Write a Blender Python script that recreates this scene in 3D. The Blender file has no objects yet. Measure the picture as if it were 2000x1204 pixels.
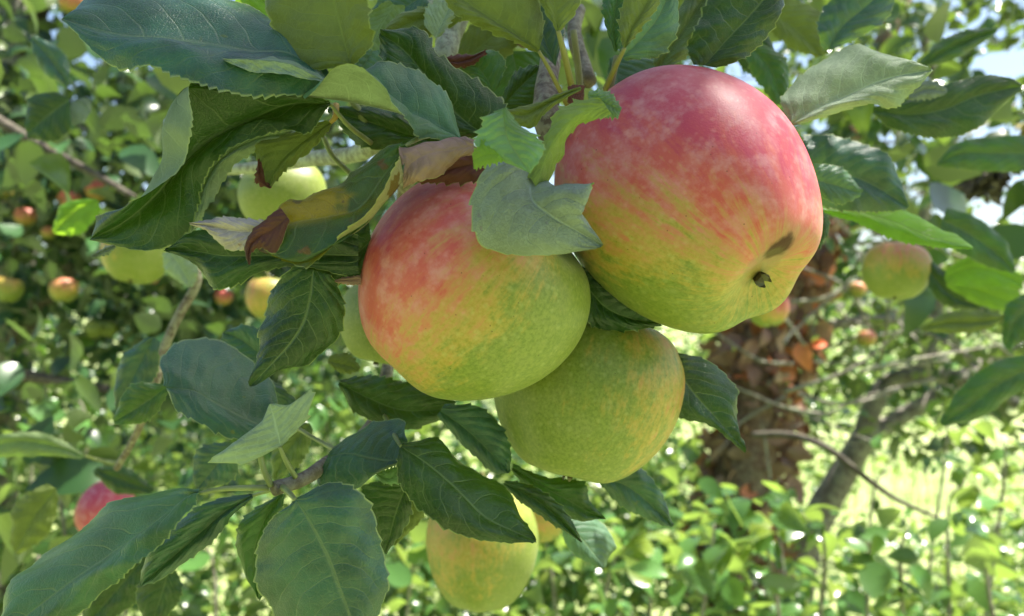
import bpy, math, random
import numpy as np
from mathutils import Vector, Matrix

random.seed(7)
rng = np.random.default_rng(11)
S = bpy.context.scene
COL = S.collection
R = math.radians

# ------------------------------------------------------------------ camera
F = 1570.0                      # focal length in photo pixels (photo is 2000 wide)
CAMZ = 1.5
cd = bpy.data.cameras.new('camera')
cam = bpy.data.objects.new('camera', cd)
COL.objects.link(cam)
cam.location = (0, 0, CAMZ)
cam.rotation_euler = (R(90), 0, 0)
cd.sensor_width = 36.0
cd.lens = F / 2000.0 * 36.0
cd.clip_start = 0.01
cd.clip_end = 2000
cd.dof.use_dof = True
cd.dof.focus_distance = 0.236
cd.dof.aperture_fstop = 14.0
cd.dof.aperture_blades = 0
S.camera = cam

# ------------------------------------------------------------------ sky and sun
SUN = Vector((0.40, 0.10, 0.86)).normalized()       # towards the sun
world = bpy.data.worlds.new('World')
S.world = world
world.use_nodes = True
wn = world.node_tree
wn.nodes.clear()
sky = wn.nodes.new('ShaderNodeTexSky')
sky.sky_type = 'NISHITA'
sky.sun_disc = False
sky.sun_elevation = math.asin(SUN.z)
sky.sun_rotation = math.atan2(SUN.x, SUN.y)
sky.air_density = 1.0
sky.dust_density = 2.0
bg = wn.nodes.new('ShaderNodeBackground')
bg.inputs['Strength'].default_value = 0.075
wo = wn.nodes.new('ShaderNodeOutputWorld')
wn.links.new(sky.outputs[0], bg.inputs[0])
wn.links.new(bg.outputs[0], wo.inputs[0])
sl = bpy.data.lights.new('sun', 'SUN')
sl.energy = 5.0
sl.angle = R(0.5)
sl.color = (1.0, 0.94, 0.84)
sun = bpy.data.objects.new('sun', sl)
COL.objects.link(sun)
sun.rotation_euler = SUN.to_track_quat('Z', 'Y').to_euler()
sun.location = SUN * 20
S.view_settings.view_transform = 'Standard'
S.view_settings.look = 'None'
S.view_settings.gamma = 1.0
S.view_settings.use_curve_mapping = False
S.view_settings.exposure = 1.88
S.render.engine = 'CYCLES'
S.cycles.use_denoising = True
S.cycles.max_bounces = 6
S.cycles.diffuse_bounces = 3
S.cycles.glossy_bounces = 2
S.cycles.transmission_bounces = 4
S.cycles.sample_clamp_indirect = 6.0


def W(px, py, d):
    """photo pixel + distance in front of the camera -> world point"""
    return Vector(((px - 1000.0) / F * d, d, CAMZ + (602.0 - py) / F * d))


# ------------------------------------------------------------------ node helpers
class NT:
    def __init__(s, name):
        s.m = bpy.data.materials.new(name)
        s.m.use_nodes = True
        s.t = s.m.node_tree
        s.t.nodes.clear()
        s.out = s.t.nodes.new('ShaderNodeOutputMaterial')

    def n(s, kind, **kw):
        nd = s.t.nodes.new('ShaderNode' + kind)
        for k, v in kw.items():
            setattr(nd, k, v)
        return nd

    def put(s, sock, v):
        if isinstance(v, bpy.types.NodeSocket):
            s.t.links.new(v, sock)
        elif isinstance(v, (tuple, list)):
            if sock.type == 'RGBA' and len(v) == 3:
                v = (*v, 1)
            sock.default_value = v
        else:
            sock.default_value = v

    def math(s, op, a, b=0.0, c=0.0, clamp=False):
        nd = s.n('Math', operation=op, use_clamp=clamp)
        s.put(nd.inputs[0], a); s.put(nd.inputs[1], b); s.put(nd.inputs[2], c)
        return nd.outputs[0]

    def vmath(s, op, a, b=(0, 0, 0), scale=None, val=False):
        nd = s.n('VectorMath', operation=op)
        s.put(nd.inputs[0], a); s.put(nd.inputs[1], b)
        if scale is not None:
            s.put(nd.inputs['Scale'], scale)
        return nd.outputs[1] if val else nd.outputs[0]

    def mix(s, f, a, b):
        nd = s.n('Mix', data_type='RGBA')
        s.put(nd.inputs[0], f); s.put(nd.inputs[6], a); s.put(nd.inputs[7], b)
        return nd.outputs[2]

    def ss(s, x, lo, hi, a=0.0, b=1.0):
        nd = s.n('MapRange', interpolation_type='SMOOTHSTEP')
        s.put(nd.inputs[0], x); s.put(nd.inputs[1], lo); s.put(nd.inputs[2], hi)
        s.put(nd.inputs[3], a); s.put(nd.inputs[4], b)
        return nd.outputs[0]

    def noise(s, vec, scale, detail=2.0, rough=0.5, dist=0.0):
        nd = s.n('TexNoise')
        s.put(nd.inputs['Vector'], vec); s.put(nd.inputs['Scale'], scale)
        s.put(nd.inputs['Detail'], detail); s.put(nd.inputs['Roughness'], rough)
        s.put(nd.inputs['Distortion'], dist)
        return nd.outputs[0]

    def vor(s, vec, scale, feature='F1', out='Distance'):
        nd = s.n('TexVoronoi', feature=feature)
        s.put(nd.inputs['Vector'], vec); s.put(nd.inputs['Scale'], scale)
        return nd.outputs[out]

    def ramp(s, f, stops):
        nd = s.n('ValToRGB')
        cr = nd.color_ramp
        while len(cr.elements) < len(stops):
            cr.elements.new(0.5)
        for e, (p, c) in zip(cr.elements, stops):
            e.position = p; e.color = (*c, 1)
        s.put(nd.inputs[0], f)
        return nd.outputs[0]

    def attr(s, name, vec=False):
        nd = s.n('Attribute', attribute_type='OBJECT', attribute_name=name)
        return nd.outputs['Vector'] if vec else nd.outputs['Fac']

    def bump(s, h, strength=0.5, dist=0.001):
        nd = s.n('Bump')
        s.put(nd.inputs['Strength'], strength); s.put(nd.inputs['Distance'], dist)
        s.put(nd.inputs['Height'], h)
        return nd.outputs[0]

    def bsdf(s, color, rough=0.5, normal=None, **kw):
        nd = s.n('BsdfPrincipled')
        s.put(nd.inputs['Base Color'], color); s.put(nd.inputs['Roughness'], rough)
        if normal is not None:
            s.put(nd.inputs['Normal'], normal)
        for k, v in kw.items():
            s.put(nd.inputs[k.replace('_', ' ')], v)
        return nd.outputs[0]

    def done(s, shader):
        s.t.links.new(shader, s.out.inputs[0])
        return s.m


def leaf_material(name, top, under, vein=(0.20, 0.27, 0.10), trans=(0.20, 0.40, 0.02), tw=0.18, rough=0.31,
                  spots=0.0, spotcol=(0.10, 0.045, 0.02), veins_on=0.42, detail=True, ugloss=0.6,
                  yellow=None, spec=.5, bk=.5):
    t = NT(name)
    uvn = t.n('UVMap').outputs[0]
    sep = t.n('SeparateXYZ'); t.put(sep.inputs[0], uvn)
    u = t.math('MULTIPLY_ADD', sep.outputs[0], 2.0, -1.0)
    v = sep.outputs[1]
    au = t.math('ABSOLUTE', u)
    obj = t.n('TexCoord').outputs['Object']
    oi = t.n('ObjectInfo').outputs['Random']
    back = t.n('NewGeometry').outputs['Backfacing']
    off = t.vmath('ADD', obj, t.vmath('SCALE', (3.7, 1.9, 5.3), scale=oi))
    mott = t.noise(off, 55, 3, 0.6)
    fine = t.noise(off, 520, 2, 0.6)
    topc = t.mix(t.ss(mott, .3, .7), tuple(c * .65 for c in top), tuple(c * 1.45 for c in top))
    grn_ = t.ss(fine, .35, .65, -.12, .12)
    undc = t.mix(t.math('ADD', t.ss(mott, .35, .7), grn_), tuple(c * .82 for c in under), tuple(c * 1.15 for c in under))
    # pinnate veins, from the leaf's own uv
    wob = t.math('MULTIPLY_ADD', t.noise(uvn, 5, 1), .10, -.05)
    w = t.math('SUBTRACT', t.math('ADD', v, wob), t.math('MULTIPLY', t.math('POWER', au, 1.35), .30))
    w = t.math('ADD', w, t.math('MULTIPLY', t.math('SIGN', u), .035))
    fr = t.math('FRACT', t.math('MULTIPLY', w, 7.5))
    dl = t.math('ABSOLUTE', t.math('SUBTRACT', fr, .5))
    lat = t.math('MULTIPLY', t.ss(dl, .0, .06, 1, 0), t.ss(au, .65, .98, 1, .15))
    mid = t.ss(au, .012, .045, 1, 0)
    if detail:
        jit = t.vmath('ADD', off, t.vmath('SCALE', t.n('TexNoise').outputs[1], scale=.001))
        net = t.ss(t.vor(jit, 330, 'DISTANCE_TO_EDGE'), 0, .10, 1, 0)
        net2 = t.ss(t.vor(jit, 1100, 'DISTANCE_TO_EDGE'), 0, .12, 1, 0)
    else:
        net = net2 = 0.0
    vm = t.math('MAXIMUM', mid, t.math('MULTIPLY', lat, .75))
    vall = t.math('MAXIMUM', vm, t.math('MULTIPLY', net, .24))
    c_top = t.mix(t.math('MULTIPLY', vall, veins_on), topc, vein)
    c_und = t.mix(t.math('MULTIPLY', t.math('MAXIMUM', vm, t.math('MULTIPLY', net, .3)), .75), undc, tuple(min(1, c * 1.55) for c in under))
    col = t.mix(back, c_top, c_und)
    if yellow is not None:
        yc, ylo, yhi = yellow
        ym = t.math('MULTIPLY', t.ss(t.math('ADD', v, t.math('MULTIPLY', t.math('SUBTRACT', mott, .5), 1.3)), ylo, yhi),
                    t.ss(u, -.15, .1))
        col = t.mix(ym, col, yc)
        col = t.mix(t.ss(t.math('ADD', v, t.math('MULTIPLY', mott, .1)), .86, .92), col, (.045, .018, .012))
    if spots > 0:
        sm = t.ss(t.noise(off, 95, 3, .65), .72 - spots * .12, .76 - spots * .12)
        col = t.mix(sm, col, spotcol)
    # pale thin rim along the toothed edge
    col = t.mix(t.math('MULTIPLY', t.ss(au, .965, .99), .6), col, (.30, .36, .12))
    ht = t.math('MULTIPLY', t.ss(dl, 0, .5), t.ss(au, 0, .12))
    h = t.math('ADD', t.math('MULTIPLY', ht, .6), t.math('MULTIPLY', vall, -.55))
    h = t.math('ADD', h, t.math('MULTIPLY', fine, .18))
    if detail:
        h = t.math('ADD', h, t.math('MULTIPLY', net2, -.18))
    sgn = t.math('MULTIPLY_ADD', back, -2.0, 1.0)
    h = t.math('MULTIPLY', h, sgn)
    nrm = t.bump(h, bk if detail else .35, .0007)
    rg = t.math('MULTIPLY_ADD', back, ugloss - rough, t.math('MULTIPLY_ADD', fine, .12, rough - .06))
    p = t.bsdf(col, rg, nrm, Specular_IOR_Level=t.math('MULTIPLY_ADD', back, .38 - spec, spec))
    tr = t.n('BsdfTranslucent')
    t.put(tr.inputs[0], t.mix(t.math('MULTIPLY', vall, .7), trans, tuple(c * .45 for c in trans)))
    mx = t.n('MixShader')
    t.put(mx.inputs[0], tw); t.put(mx.inputs[1], p); t.put(mx.inputs[2], tr.outputs[0])
    return t.done(mx.outputs[0])


M = {}
M['dark'] = leaf_material('leaf_dark', (.006, .030, .005), (.15, .20, .10), tw=.15, spec=.45, spots=.12)  # shade contrast put into the base colour, darker than plain green leaves
M['blue'] = leaf_material('leaf_bluish', (.018, .070, .040), (.20, .27, .17), rough=.36, tw=.10, spec=.62, veins_on=.34, spots=.15, spotcol=(.09, .12, .02))  # bluish sky sheen partly put into the base colour
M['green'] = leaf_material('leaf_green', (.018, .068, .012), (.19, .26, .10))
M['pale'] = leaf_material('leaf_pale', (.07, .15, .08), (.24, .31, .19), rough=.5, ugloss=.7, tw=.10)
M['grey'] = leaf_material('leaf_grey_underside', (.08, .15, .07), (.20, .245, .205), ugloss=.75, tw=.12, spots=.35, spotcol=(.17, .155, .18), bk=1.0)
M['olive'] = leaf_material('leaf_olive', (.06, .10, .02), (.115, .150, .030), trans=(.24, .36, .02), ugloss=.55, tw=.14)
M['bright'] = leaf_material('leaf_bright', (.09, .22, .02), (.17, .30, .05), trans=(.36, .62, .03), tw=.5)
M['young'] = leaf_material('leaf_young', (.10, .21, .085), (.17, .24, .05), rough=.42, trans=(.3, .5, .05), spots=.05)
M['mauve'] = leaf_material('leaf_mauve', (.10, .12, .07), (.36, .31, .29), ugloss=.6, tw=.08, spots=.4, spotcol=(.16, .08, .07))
M['yellowing'] = leaf_material('leaf_yellowing', (.016, .070, .010), (.24, .22, .12), spots=.9, spotcol=(.10, .05, .015),
                               yellow=((.30, .21, .006), .34, .50), trans=(.35, .35, .02), tw=.25)
M['fold'] = leaf_material('leaf_scarred', (.020, .080, .034), (.20, .27, .14), rough=.35, spots=.1, spec=.6)
M['dead'] = leaf_material('leaf_dead', (.24, .155, .12), (.25, .18, .145), vein=(.34, .22, .15), trans=(.4, .15, .05), tw=.12,
                          rough=.7, spots=1.0, spotcol=(.15, .075, .055), ugloss=.8)
M['deadk'] = leaf_material('leaf_dead_dark', (.075, .022, .014), (.12, .04, .025), vein=(.1, .04, .02), trans=(.3, .08, .02), tw=.12,
                           rough=.7, spots=.2, ugloss=.7)


def far_leaf(name, top, under, trans, tw=.45, rough=.32):
    t = NT(name)
    back = t.n('NewGeometry').outputs['Backfacing']
    nd = t.n('Attribute', attribute_type='GEOMETRY', attribute_name='rnd')
    rnd = nd.outputs['Fac']
    oi = t.n('ObjectInfo').outputs['Random']
    r = t.math('FRACT', t.math('ADD', rnd, oi))
    a = t.mix(r, tuple(c * .55 for c in top), tuple(c * 1.5 for c in top))
    a = t.mix(t.ss(t.math('FRACT', t.math('MULTIPLY', r, 7.3)), .86, .9), a, tuple(c * d for c, d in zip(top, (2.6, 1.5, .8))))
    c = t.mix(back, a, under)
    p = t.bsdf(c, t.math('MULTIPLY_ADD', back, .2, rough))
    tr = t.n('BsdfTranslucent')
    t.put(tr.inputs[0], t.mix(r, tuple(c * .7 for c in trans), trans))
    mx = t.n('MixShader')
    t.put(mx.inputs[0], tw); t.put(mx.inputs[1], p); t.put(mx.inputs[2], tr.outputs[0])
    return t.done(mx.outputs[0])


M['f_tree'] = far_leaf('foliage_apple', (.022, .062, .018), (.14, .18, .09), (.20, .33, .03), .28, .28)
M['f_left'] = far_leaf('foliage_shaded_apple', (.026, .070, .022), (.13, .17, .09), (.11, .22, .02), .2, .34)  # shade put into the colour: left-tree leaves let less light through
M['f_under'] = far_leaf('foliage_undergrowth', (.060, .140, .038), (.22, .29, .14), (.36, .54, .08), .34, .24)
M['f_yellow'] = far_leaf('lichen_yellow', (.20, .17, .03), (.2, .18, .05), (.2, .2, .02), .1, .7)
M['f_hedge'] = far_leaf('foliage_hedge', (.026, .070, .020), (.08, .13, .05), (.14, .30, .02), .3)
M['f_dead'] = far_leaf('dead_leaf_brown', (.29, .165, .115), (.34, .23, .16), (.55, .25, .1), .15, .40)
M['f_orange'] = far_leaf('dead_leaf_orange', (.30, .10, .035), (.34, .13, .05), (.6, .2, .04), .3, .6)


def bark(name, c1, c2, lichen=.0, scale=60):
    t = NT(name)
    o = t.n('TexCoord').outputs['Object']
    n1 = t.noise(o, scale, 5, .65)
    c = t.mix(t.ss(n1, .35, .65), c1, c2)
    n2 = t.noise(o, scale * .5, 4, .7)
    c = t.mix(t.math('MULTIPLY', t.ss(n2, .48, .58), lichen), c, (.30, .33, .22))
    h = t.math('ADD', n1, t.math('MULTIPLY', n2, .8))
    return t.done(t.bsdf(c, .8, t.bump(h, .8, .1 / scale)))


M['bark'] = bark('bark_brown', (.085, .062, .042), (.20, .165, .12), .35, 260)
M['bark_lichen'] = bark('bark_lichen', (.16, .16, .10), (.30, .32, .22), .9, 320)
M['bark_grey'] = bark('bark_grey', (.13, .115, .09), (.26, .235, .19), .4, 40)
M['bark_dark'] = bark('bark_dark', (.035, .027, .02), (.09, .07, .05), .1, 60)
M['bark_warm'] = bark('bark_warm', (.10, .055, .035), (.26, .165, .11), .2, 60)
M['twig'] = bark('twig_bark', (.10, .085, .05), (.20, .17, .12), .2, 300)


def stalk_mat(name, a, b):
    t = NT(name)
    o = t.n('TexCoord').outputs['Object']
    c = t.mix(t.ss(t.noise(o, 130, 3), .35, .65), a, b)
    return t.done(t.bsdf(c, .5, t.bump(t.noise(o, 900, 2), .3, .0004)))


M['stalk'] = stalk_mat('leaf_stalk', (.16, .19, .05), (.22, .26, .09))
M['stalk_olive'] = stalk_mat('leaf_stalk_olive', (.17, .16, .035), (.20, .20, .06))
M['stalk_yellow'] = stalk_mat('leaf_stalk_yellow', (.45, .30, .05), (.40, .28, .06))


def apple_material():
    t = NT('apple_skin')
    obj = t.n('TexCoord').outputs['Object']
    oi = t.n('ObjectInfo').outputs['Random']
    n = t.vmath('NORMALIZE', obj)
    bd = t.attr('blush_dir', True)
    gain = t.attr('blush_gain'); boff = t.attr('blush_offset')
    sep = t.n('SeparateXYZ'); t.put(sep.inputs[0], n)
    rxy = t.math('SQRT', t.math('MAXIMUM', t.math('SUBTRACT', 1.0, t.math('MULTIPLY', sep.outputs[2], sep.outputs[2])), .01))
    cmb = t.n('CombineXYZ')
    wob = t.noise(n, 3.0, 2)
    t.put(cmb.inputs[0], t.math('ADD', t.math('DIVIDE', sep.outputs[0], rxy), t.math('MULTIPLY', wob, .25)))
    t.put(cmb.inputs[1], t.math('DIVIDE', sep.outputs[1], rxy))
    t.put(cmb.inputs[2], t.math('MULTIPLY', sep.outputs[2], .22))
    sv = t.vmath('ADD', cmb.outputs[0], t.vmath('SCALE', (7.1, 3.3, 9.7), scale=oi))
    streak = t.noise(sv, 9.0, 4, .65)
    streak2 = t.noise(sv, 26.0, 3, .6)
    low = t.noise(t.vmath('ADD', n, t.vmath('SCALE', (2.1, 5.3, 1.7), scale=oi)), 2.2, 3, .6)
    blot = t.noise(t.vmath('ADD', n, t.vmath('SCALE', (1.1, .3, 4.7), scale=oi)), 9, 4, .7)
    d = t.vmath('DOT_PRODUCT', n, bd, val=True)
    b = t.math('MULTIPLY_ADD', d, gain, boff)
    b = t.math('ADD', b, t.math('MULTIPLY', t.math('SUBTRACT', low, .5), .55))
    amt = t.math('MULTIPLY_ADD', t.ss(b, .1, .6), .55, .30)
    b = t.math('ADD', b, t.math('MULTIPLY', t.math('SUBTRACT', streak, .5), t.math('MULTIPLY', amt, 1.45)))
    b = t.math('ADD', b, t.math('MULTIPLY', t.math('SUBTRACT', streak2, .5), .45))
    b = t.math('ADD', b, t.math('MULTIPLY', t.math('SUBTRACT', blot, .5), .50))
    gm = t.noise(n, 30, 4, .7)
    grn = t.mix(t.ss(gm, .3, .7), (.125, .178, .016), (.215, .255, .040))
    yel = t.mix(t.ss(gm, .3, .7), (.31, .235, .025), (.41, .31, .06))
    c = t.mix(t.ss(b, .0, .30), grn, yel)
    c = t.mix(t.ss(b, .20, .56), c, (.48, .20, .080))
    c = t.mix(t.ss(b, .42, .80), c, (.50, .088, .066))
    c = t.mix(t.ss(b, .80, 1.3), c, (.43, .042, .075))
    # waxy bloom, patchy
    bl = t.ss(t.noise(t.vmath('ADD', n, (4, 2, 1)), 4.5, 4, .65), .42, .75)
    c = t.mix(t.math('MULTIPLY', bl, t.ss(b, .3, .8, .05, .36)), c, (.68, .46, .46))
    # lenticels
    jn = t.vmath('ADD', n, t.vmath('SCALE', t.n('TexNoise').outputs[1], scale=.01))
    vd = t.n('TexVoronoi', feature='F1'); t.put(vd.inputs['Vector'], jn); t.put(vd.inputs['Scale'], 13)
    vc = t.n('SeparateColor'); t.put(vc.inputs[0], vd.outputs['Color'])
    size = t.math('MULTIPLY_ADD', vc.outputs[0], .16, .02)
    len1 = t.ss(vd.outputs['Distance'], size, t.math('ADD', size, .26), .14, 0)
    vd2 = t.vor(jn, 34)
    len2 = t.ss(vd2, .03, .22, .12, 0)
    c = t.mix(t.math('MAXIMUM', len1, len2), c, t.mix(t.ss(b, .3, .6), (.52, .54, .22), (.78, .42, .34)))
    # tiny dark specks
    sp = t.vor(t.vmath('ADD', n, (9, 9, 9)), 9)
    c = t.mix(t.ss(sp, .035, .055, .7, 0), c, (.05, .03, .01))
    # one brown bruise
    sd = t.math('MULTIPLY', t.vmath('DISTANCE', obj, t.attr('bruise_at', True), val=True), 25.0)
    sd = t.math('ADD', sd, t.math('MULTIPLY', t.math('SUBTRACT', t.noise(n, 14, 3), .5), .07))
    c = t.mix(t.ss(sd, .12, .30, .6, 0), c, (.24, .12, .035))
    bm = t.ss(sd, .10, .16, 1, 0)
    c = t.mix(t.math('MULTIPLY', bm, .95), c, (.055, .021, .012))
    # russet round calyx and stalk
    az = t.math('ABSOLUTE', sep.outputs[2])
    c = t.mix(t.ss(t.math('ADD', az, t.math('MULTIPLY', blot, .03)), .99, 1.0, 0, .35), c, (.16, .15, .05))
    h = t.math('ADD', t.math('MULTIPLY', t.noise(n, 60, 3), .5), t.math('MULTIPLY', len1, .3))
    nrm = t.bump(h, .12, .0012)
    rg = t.math('MULTIPLY_ADD', bl, .12, .43)
    return t.done(t.bsdf(c, rg, nrm, Specular_IOR_Level=t.math('MULTIPLY_ADD', bm, -.38, .45), Sheen_Weight=t.math('MULTIPLY_ADD', bm, -.04, .04), Sheen_Roughness=.45,
                         Subsurface_Weight=.10, Subsurface_Radius=(.6, .35, .1), Subsurface_Scale=.006))


M['apple'] = apple_material()
M['calyx'] = stalk_mat('calyx_dry', (.05, .035, .015), (.16, .15, .07))


# ------------------------------------------------------------------ object helpers
def link(o, parent=None):
    COL.objects.link(o)
    if parent is not None:
        o.parent = parent
    return o


def wpos(o):
    p = Vector(o.location)
    while o.parent is not None:
        o = o.parent
        p += Vector(o.location)
    return p


def tag(o, label=None, cat=None, group=None, kind=None):
    if label: o['label'] = label
    if cat: o['category'] = cat
    if group: o['group'] = group
    if kind: o['kind'] = kind
    return o


def empty(name, loc, **kw):
    o = bpy.data.objects.new(name, None)
    o.location = loc
    o.empty_display_size = .1
    link(o)
    return tag(o, **kw)


def mesh_obj(name, verts, faces, mat, parent=None, origin=None, uvs=None, smooth=True, rnd=None):
    """verts in world coordinates; origin becomes the object's origin; unrotated parents only"""
    v = np.asarray(verts, dtype=np.float64)
    org = np.array(origin if origin is not None else (wpos(parent) if parent else (0, 0, 0)), dtype=np.float64)
    me = bpy.data.meshes.new(name)
    me.from_pydata((v - org).tolist(), [], faces if isinstance(faces, list) else faces.tolist())
    if uvs is not None:
        uvl = me.uv_layers.new(name='UVMap')
        li = np.empty(len(me.loops), dtype=np.int32)
        me.loops.foreach_get('vertex_index', li)
        uvl.data.foreach_set('uv', np.asarray(uvs, dtype=np.float32)[li].ravel())
    if rnd is not None:
        a = me.attributes.new('rnd', 'FLOAT', 'POINT')
        a.data.foreach_set('value', np.asarray(rnd, dtype=np.float32))
    if smooth:
        me.polygons.foreach_set('use_smooth', np.ones(len(me.polygons), dtype=bool))
    me.materials.append(mat)
    me.update()
    o = bpy.data.objects.new(name, me)
    pw = wpos(parent) if parent is not None else Vector((0, 0, 0))
    o.location = Vector(org.tolist()) - pw
    link(o, parent)
    return o


def catmull(P, m):
    """resample control rows P (k x 3) into m rows, uniformly in index"""
    P = np.asarray(P, dtype=np.float64)
    k = len(P)
    Q = np.vstack([2 * P[0] - P[1], P, 2 * P[-1] - P[-2]])
    t = np.linspace(0, k - 1, m)
    i = np.minimum(t.astype(int), k - 2)
    f = (t - i)[:, None]
    p0, p1, p2, p3 = Q[i], Q[i + 1], Q[i + 2], Q[i + 3]
    return .5 * (2 * p1 + (p2 - p0) * f + (2 * p0 - 5 * p1 + 4 * p2 - p3) * f ** 2 + (3 * p1 - p0 - 3 * p2 + p3) * f ** 3)


def tube(pts, radii, seg=10, m=None, bumpy=0.0):
    """pts: world points; returns verts, faces of a closed tapered tube"""
    P = np.array([list(p) for p in pts], dtype=float)
    m = m or max(2, (len(P) - 1) * 6 + 1)
    C = catmull(P, m) if len(P) > 2 else np.linspace(P[0], P[1], m)
    rr = np.interp(np.linspace(0, 1, m), np.linspace(0, 1, len(radii)), radii)
    T = np.gradient(C, axis=0)
    T /= np.linalg.norm(T, axis=1)[:, None] + 1e-12
    ref = np.array((0.31, 0.52, 0.79))
    verts = []
    for i in range(m):
        a = np.cross(T[i], ref); a /= np.linalg.norm(a)
        b = np.cross(T[i], a)
        for j in range(seg):
            th = 2 * math.pi * j / seg
            r = rr[i] * (1 + bumpy * (rng.random() - .5))
            verts.append(C[i] + r * (math.cos(th) * a + math.sin(th) * b))
    faces = []
    for i in range(m - 1):
        for j in range(seg):
            faces.append([i * seg + j, i * seg + (j + 1) % seg, (i + 1) * seg + (j + 1) % seg, (i + 1) * seg + j])
    faces.append(list(range(seg))[::-1])
    faces.append([(m - 1) * seg + j for j in range(seg)])
    return verts, faces


def tube_obj(name, pts, radii, mat, parent, seg=10, bumpy=0.0):
    v, f = tube(pts, radii, seg, bumpy=bumpy)
    return mesh_obj(name, v, f, mat, parent, origin=pts[0])


# ------------------------------------------------------------------ ground
def ground_mat():
    t = NT('grass_ground')
    o = t.n('NewGeometry').outputs['Position']
    n1 = t.noise(o, 1.3, 4, .6)
    n2 = t.noise(o, 40, 3, .7)
    c = t.mix(t.ss(n1, .35, .65), (.17, .24, .06), (.30, .36, .13))
    c = t.mix(t.ss(n2, .4, .7, 0, .6), c, (.42, .42, .22))
    return t.done(t.bsdf(c, .8, t.bump(n2, .6, .02)))


g = 400
gn = 40
xs = np.sign(np.linspace(-1, 1, gn)) * np.abs(np.linspace(-1, 1, gn)) ** 3 * g
gv = [(x, y, .04 * math.sin(x * 1.7 + y) * math.exp(-abs(x) * .05) - .02) for y in xs for x in xs]
gf = [[j * gn + i, j * gn + i + 1, (j + 1) * gn + i + 1, (j + 1) * gn + i] for j in range(gn - 1) for i in range(gn - 1)]
tag(mesh_obj('ground', gv, gf, ground_mat()), kind='structure')


# ------------------------------------------------------------------ scattered foliage
def leaf_template(bend=.25, fold=.22, w=.30):
    st = [0, .12, .32, .55, .8, 1.0]
    wd = [0.03, .62, 1.0, .95, .55, 0.02]
    V, Fc = [], []
    for s, q in zip(st, wd):
        z = -bend * (s - .3) ** 2
        for k in (-1, 0, 1):
            V.append((k * q * w, s, z + fold * abs(k) * q * w * 1.2))
    for i in range(5):
        for k in (0, 1):
            a = i * 3 + k
            Fc.append([a, a + 1, a + 4, a + 3])
    return np.array(V), np.array(Fc)


TEMPL = [leaf_template(.30, .25, .29), leaf_template(.55, .5, .30), leaf_template(-.2, .15, .33), leaf_template(.8, .1, .27)]


def rotations(n, up=.6):
    """random leaf frames, leaf normals biased upwards, tips biased outwards and down"""
    nz = rng.normal(size=(n, 3)); nz[:, 2] = np.abs(nz[:, 2]) * .9 + up
    nz /= np.linalg.norm(nz, axis=1)[:, None]
    y = rng.normal(size=(n, 3)); y[:, 2] -= .5
    y -= (y * nz).sum(1)[:, None] * nz
    y /= np.linalg.norm(y, axis=1)[:, None]
    x = np.cross(y, nz)
    return np.stack([x, y, nz], axis=2)          # columns


SMALL = [(1674, 567, 2.2, .024), (1692, 662, 2.2, .026), (125, 567, 1.7, .029), (15, 566, 1.7, .030), (135, 392, 1.9, .026), (190, 372, 1.9, .027),
         (437, 581, 1.9, .021), (308, 552, 1.9, .019), (50, 424, 1.9, .024), (6, 375, 1.9, .021), (95, 456, 1.9, .017), (182, 645, 1.9, .022),
         (212, 643, 1.95, .022), (142, 2, 1.6, .028), (1750, 530, .68, .028), (205, 998, .72, .024), (1500, 602, .92, .024)]
GAPS = [(1970, 130, 62, 46), (1955, 255, 45, 35), (1985, 385, 35, 50), (1860, 235, 18, 14), (1800, 345, 30, 14), (1930, 420, 30, 22), (1800, 960, 100, 48), (1735, 270, 30, 22),
        (50, 15, 60, 22), (225, 20, 30, 25), (90, 62, 30, 20), (325, 150, 22, 16), (265, 215, 18, 12), (225, 275, 16, 10), (20, 340, 18, 12), (285, 118, 20, 14), (1880, 40, 30, 25), (1480, 60, 26, 30)]


def keep_clear(pts, far):
    """no leaf hangs right in front of the small apples, nor in the openings of the trees"""
    y = np.maximum(pts[:, 1], .01)
    px = 1000 + pts[:, 0] / y * F; py = 602 - (pts[:, 2] - CAMZ) / y * F
    ok = np.ones(len(pts), bool)
    for x, yy, d, r in SMALL:
        rr = r / d * F * 1.05 + .022 / y * F * .8
        ok &= ~((pts[:, 1] < d + .02) & (np.hypot(px - x, py - yy) < rr))
    for x, yy, a, b, dd in ((1450, 850, 95, 150, 2.5), (1660, 900, 60, 100, 2.9), (1800, 740, 110, 32, 2.8), (1780, 800, 60, 30, 2.9), (1570, 560, 60, 90, 2.5)):
        ok &= ~((((px - x) / a) ** 2 + ((py - yy) / b) ** 2 < 1) & (pts[:, 1] < dd) & (pts[:, 1] > 1.4))
    for x, yy, a, b in GAPS:
        ok &= ~((((px - x) / a) ** 2 + ((py - yy) / b) ** 2) < 1)
    return ok


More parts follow.
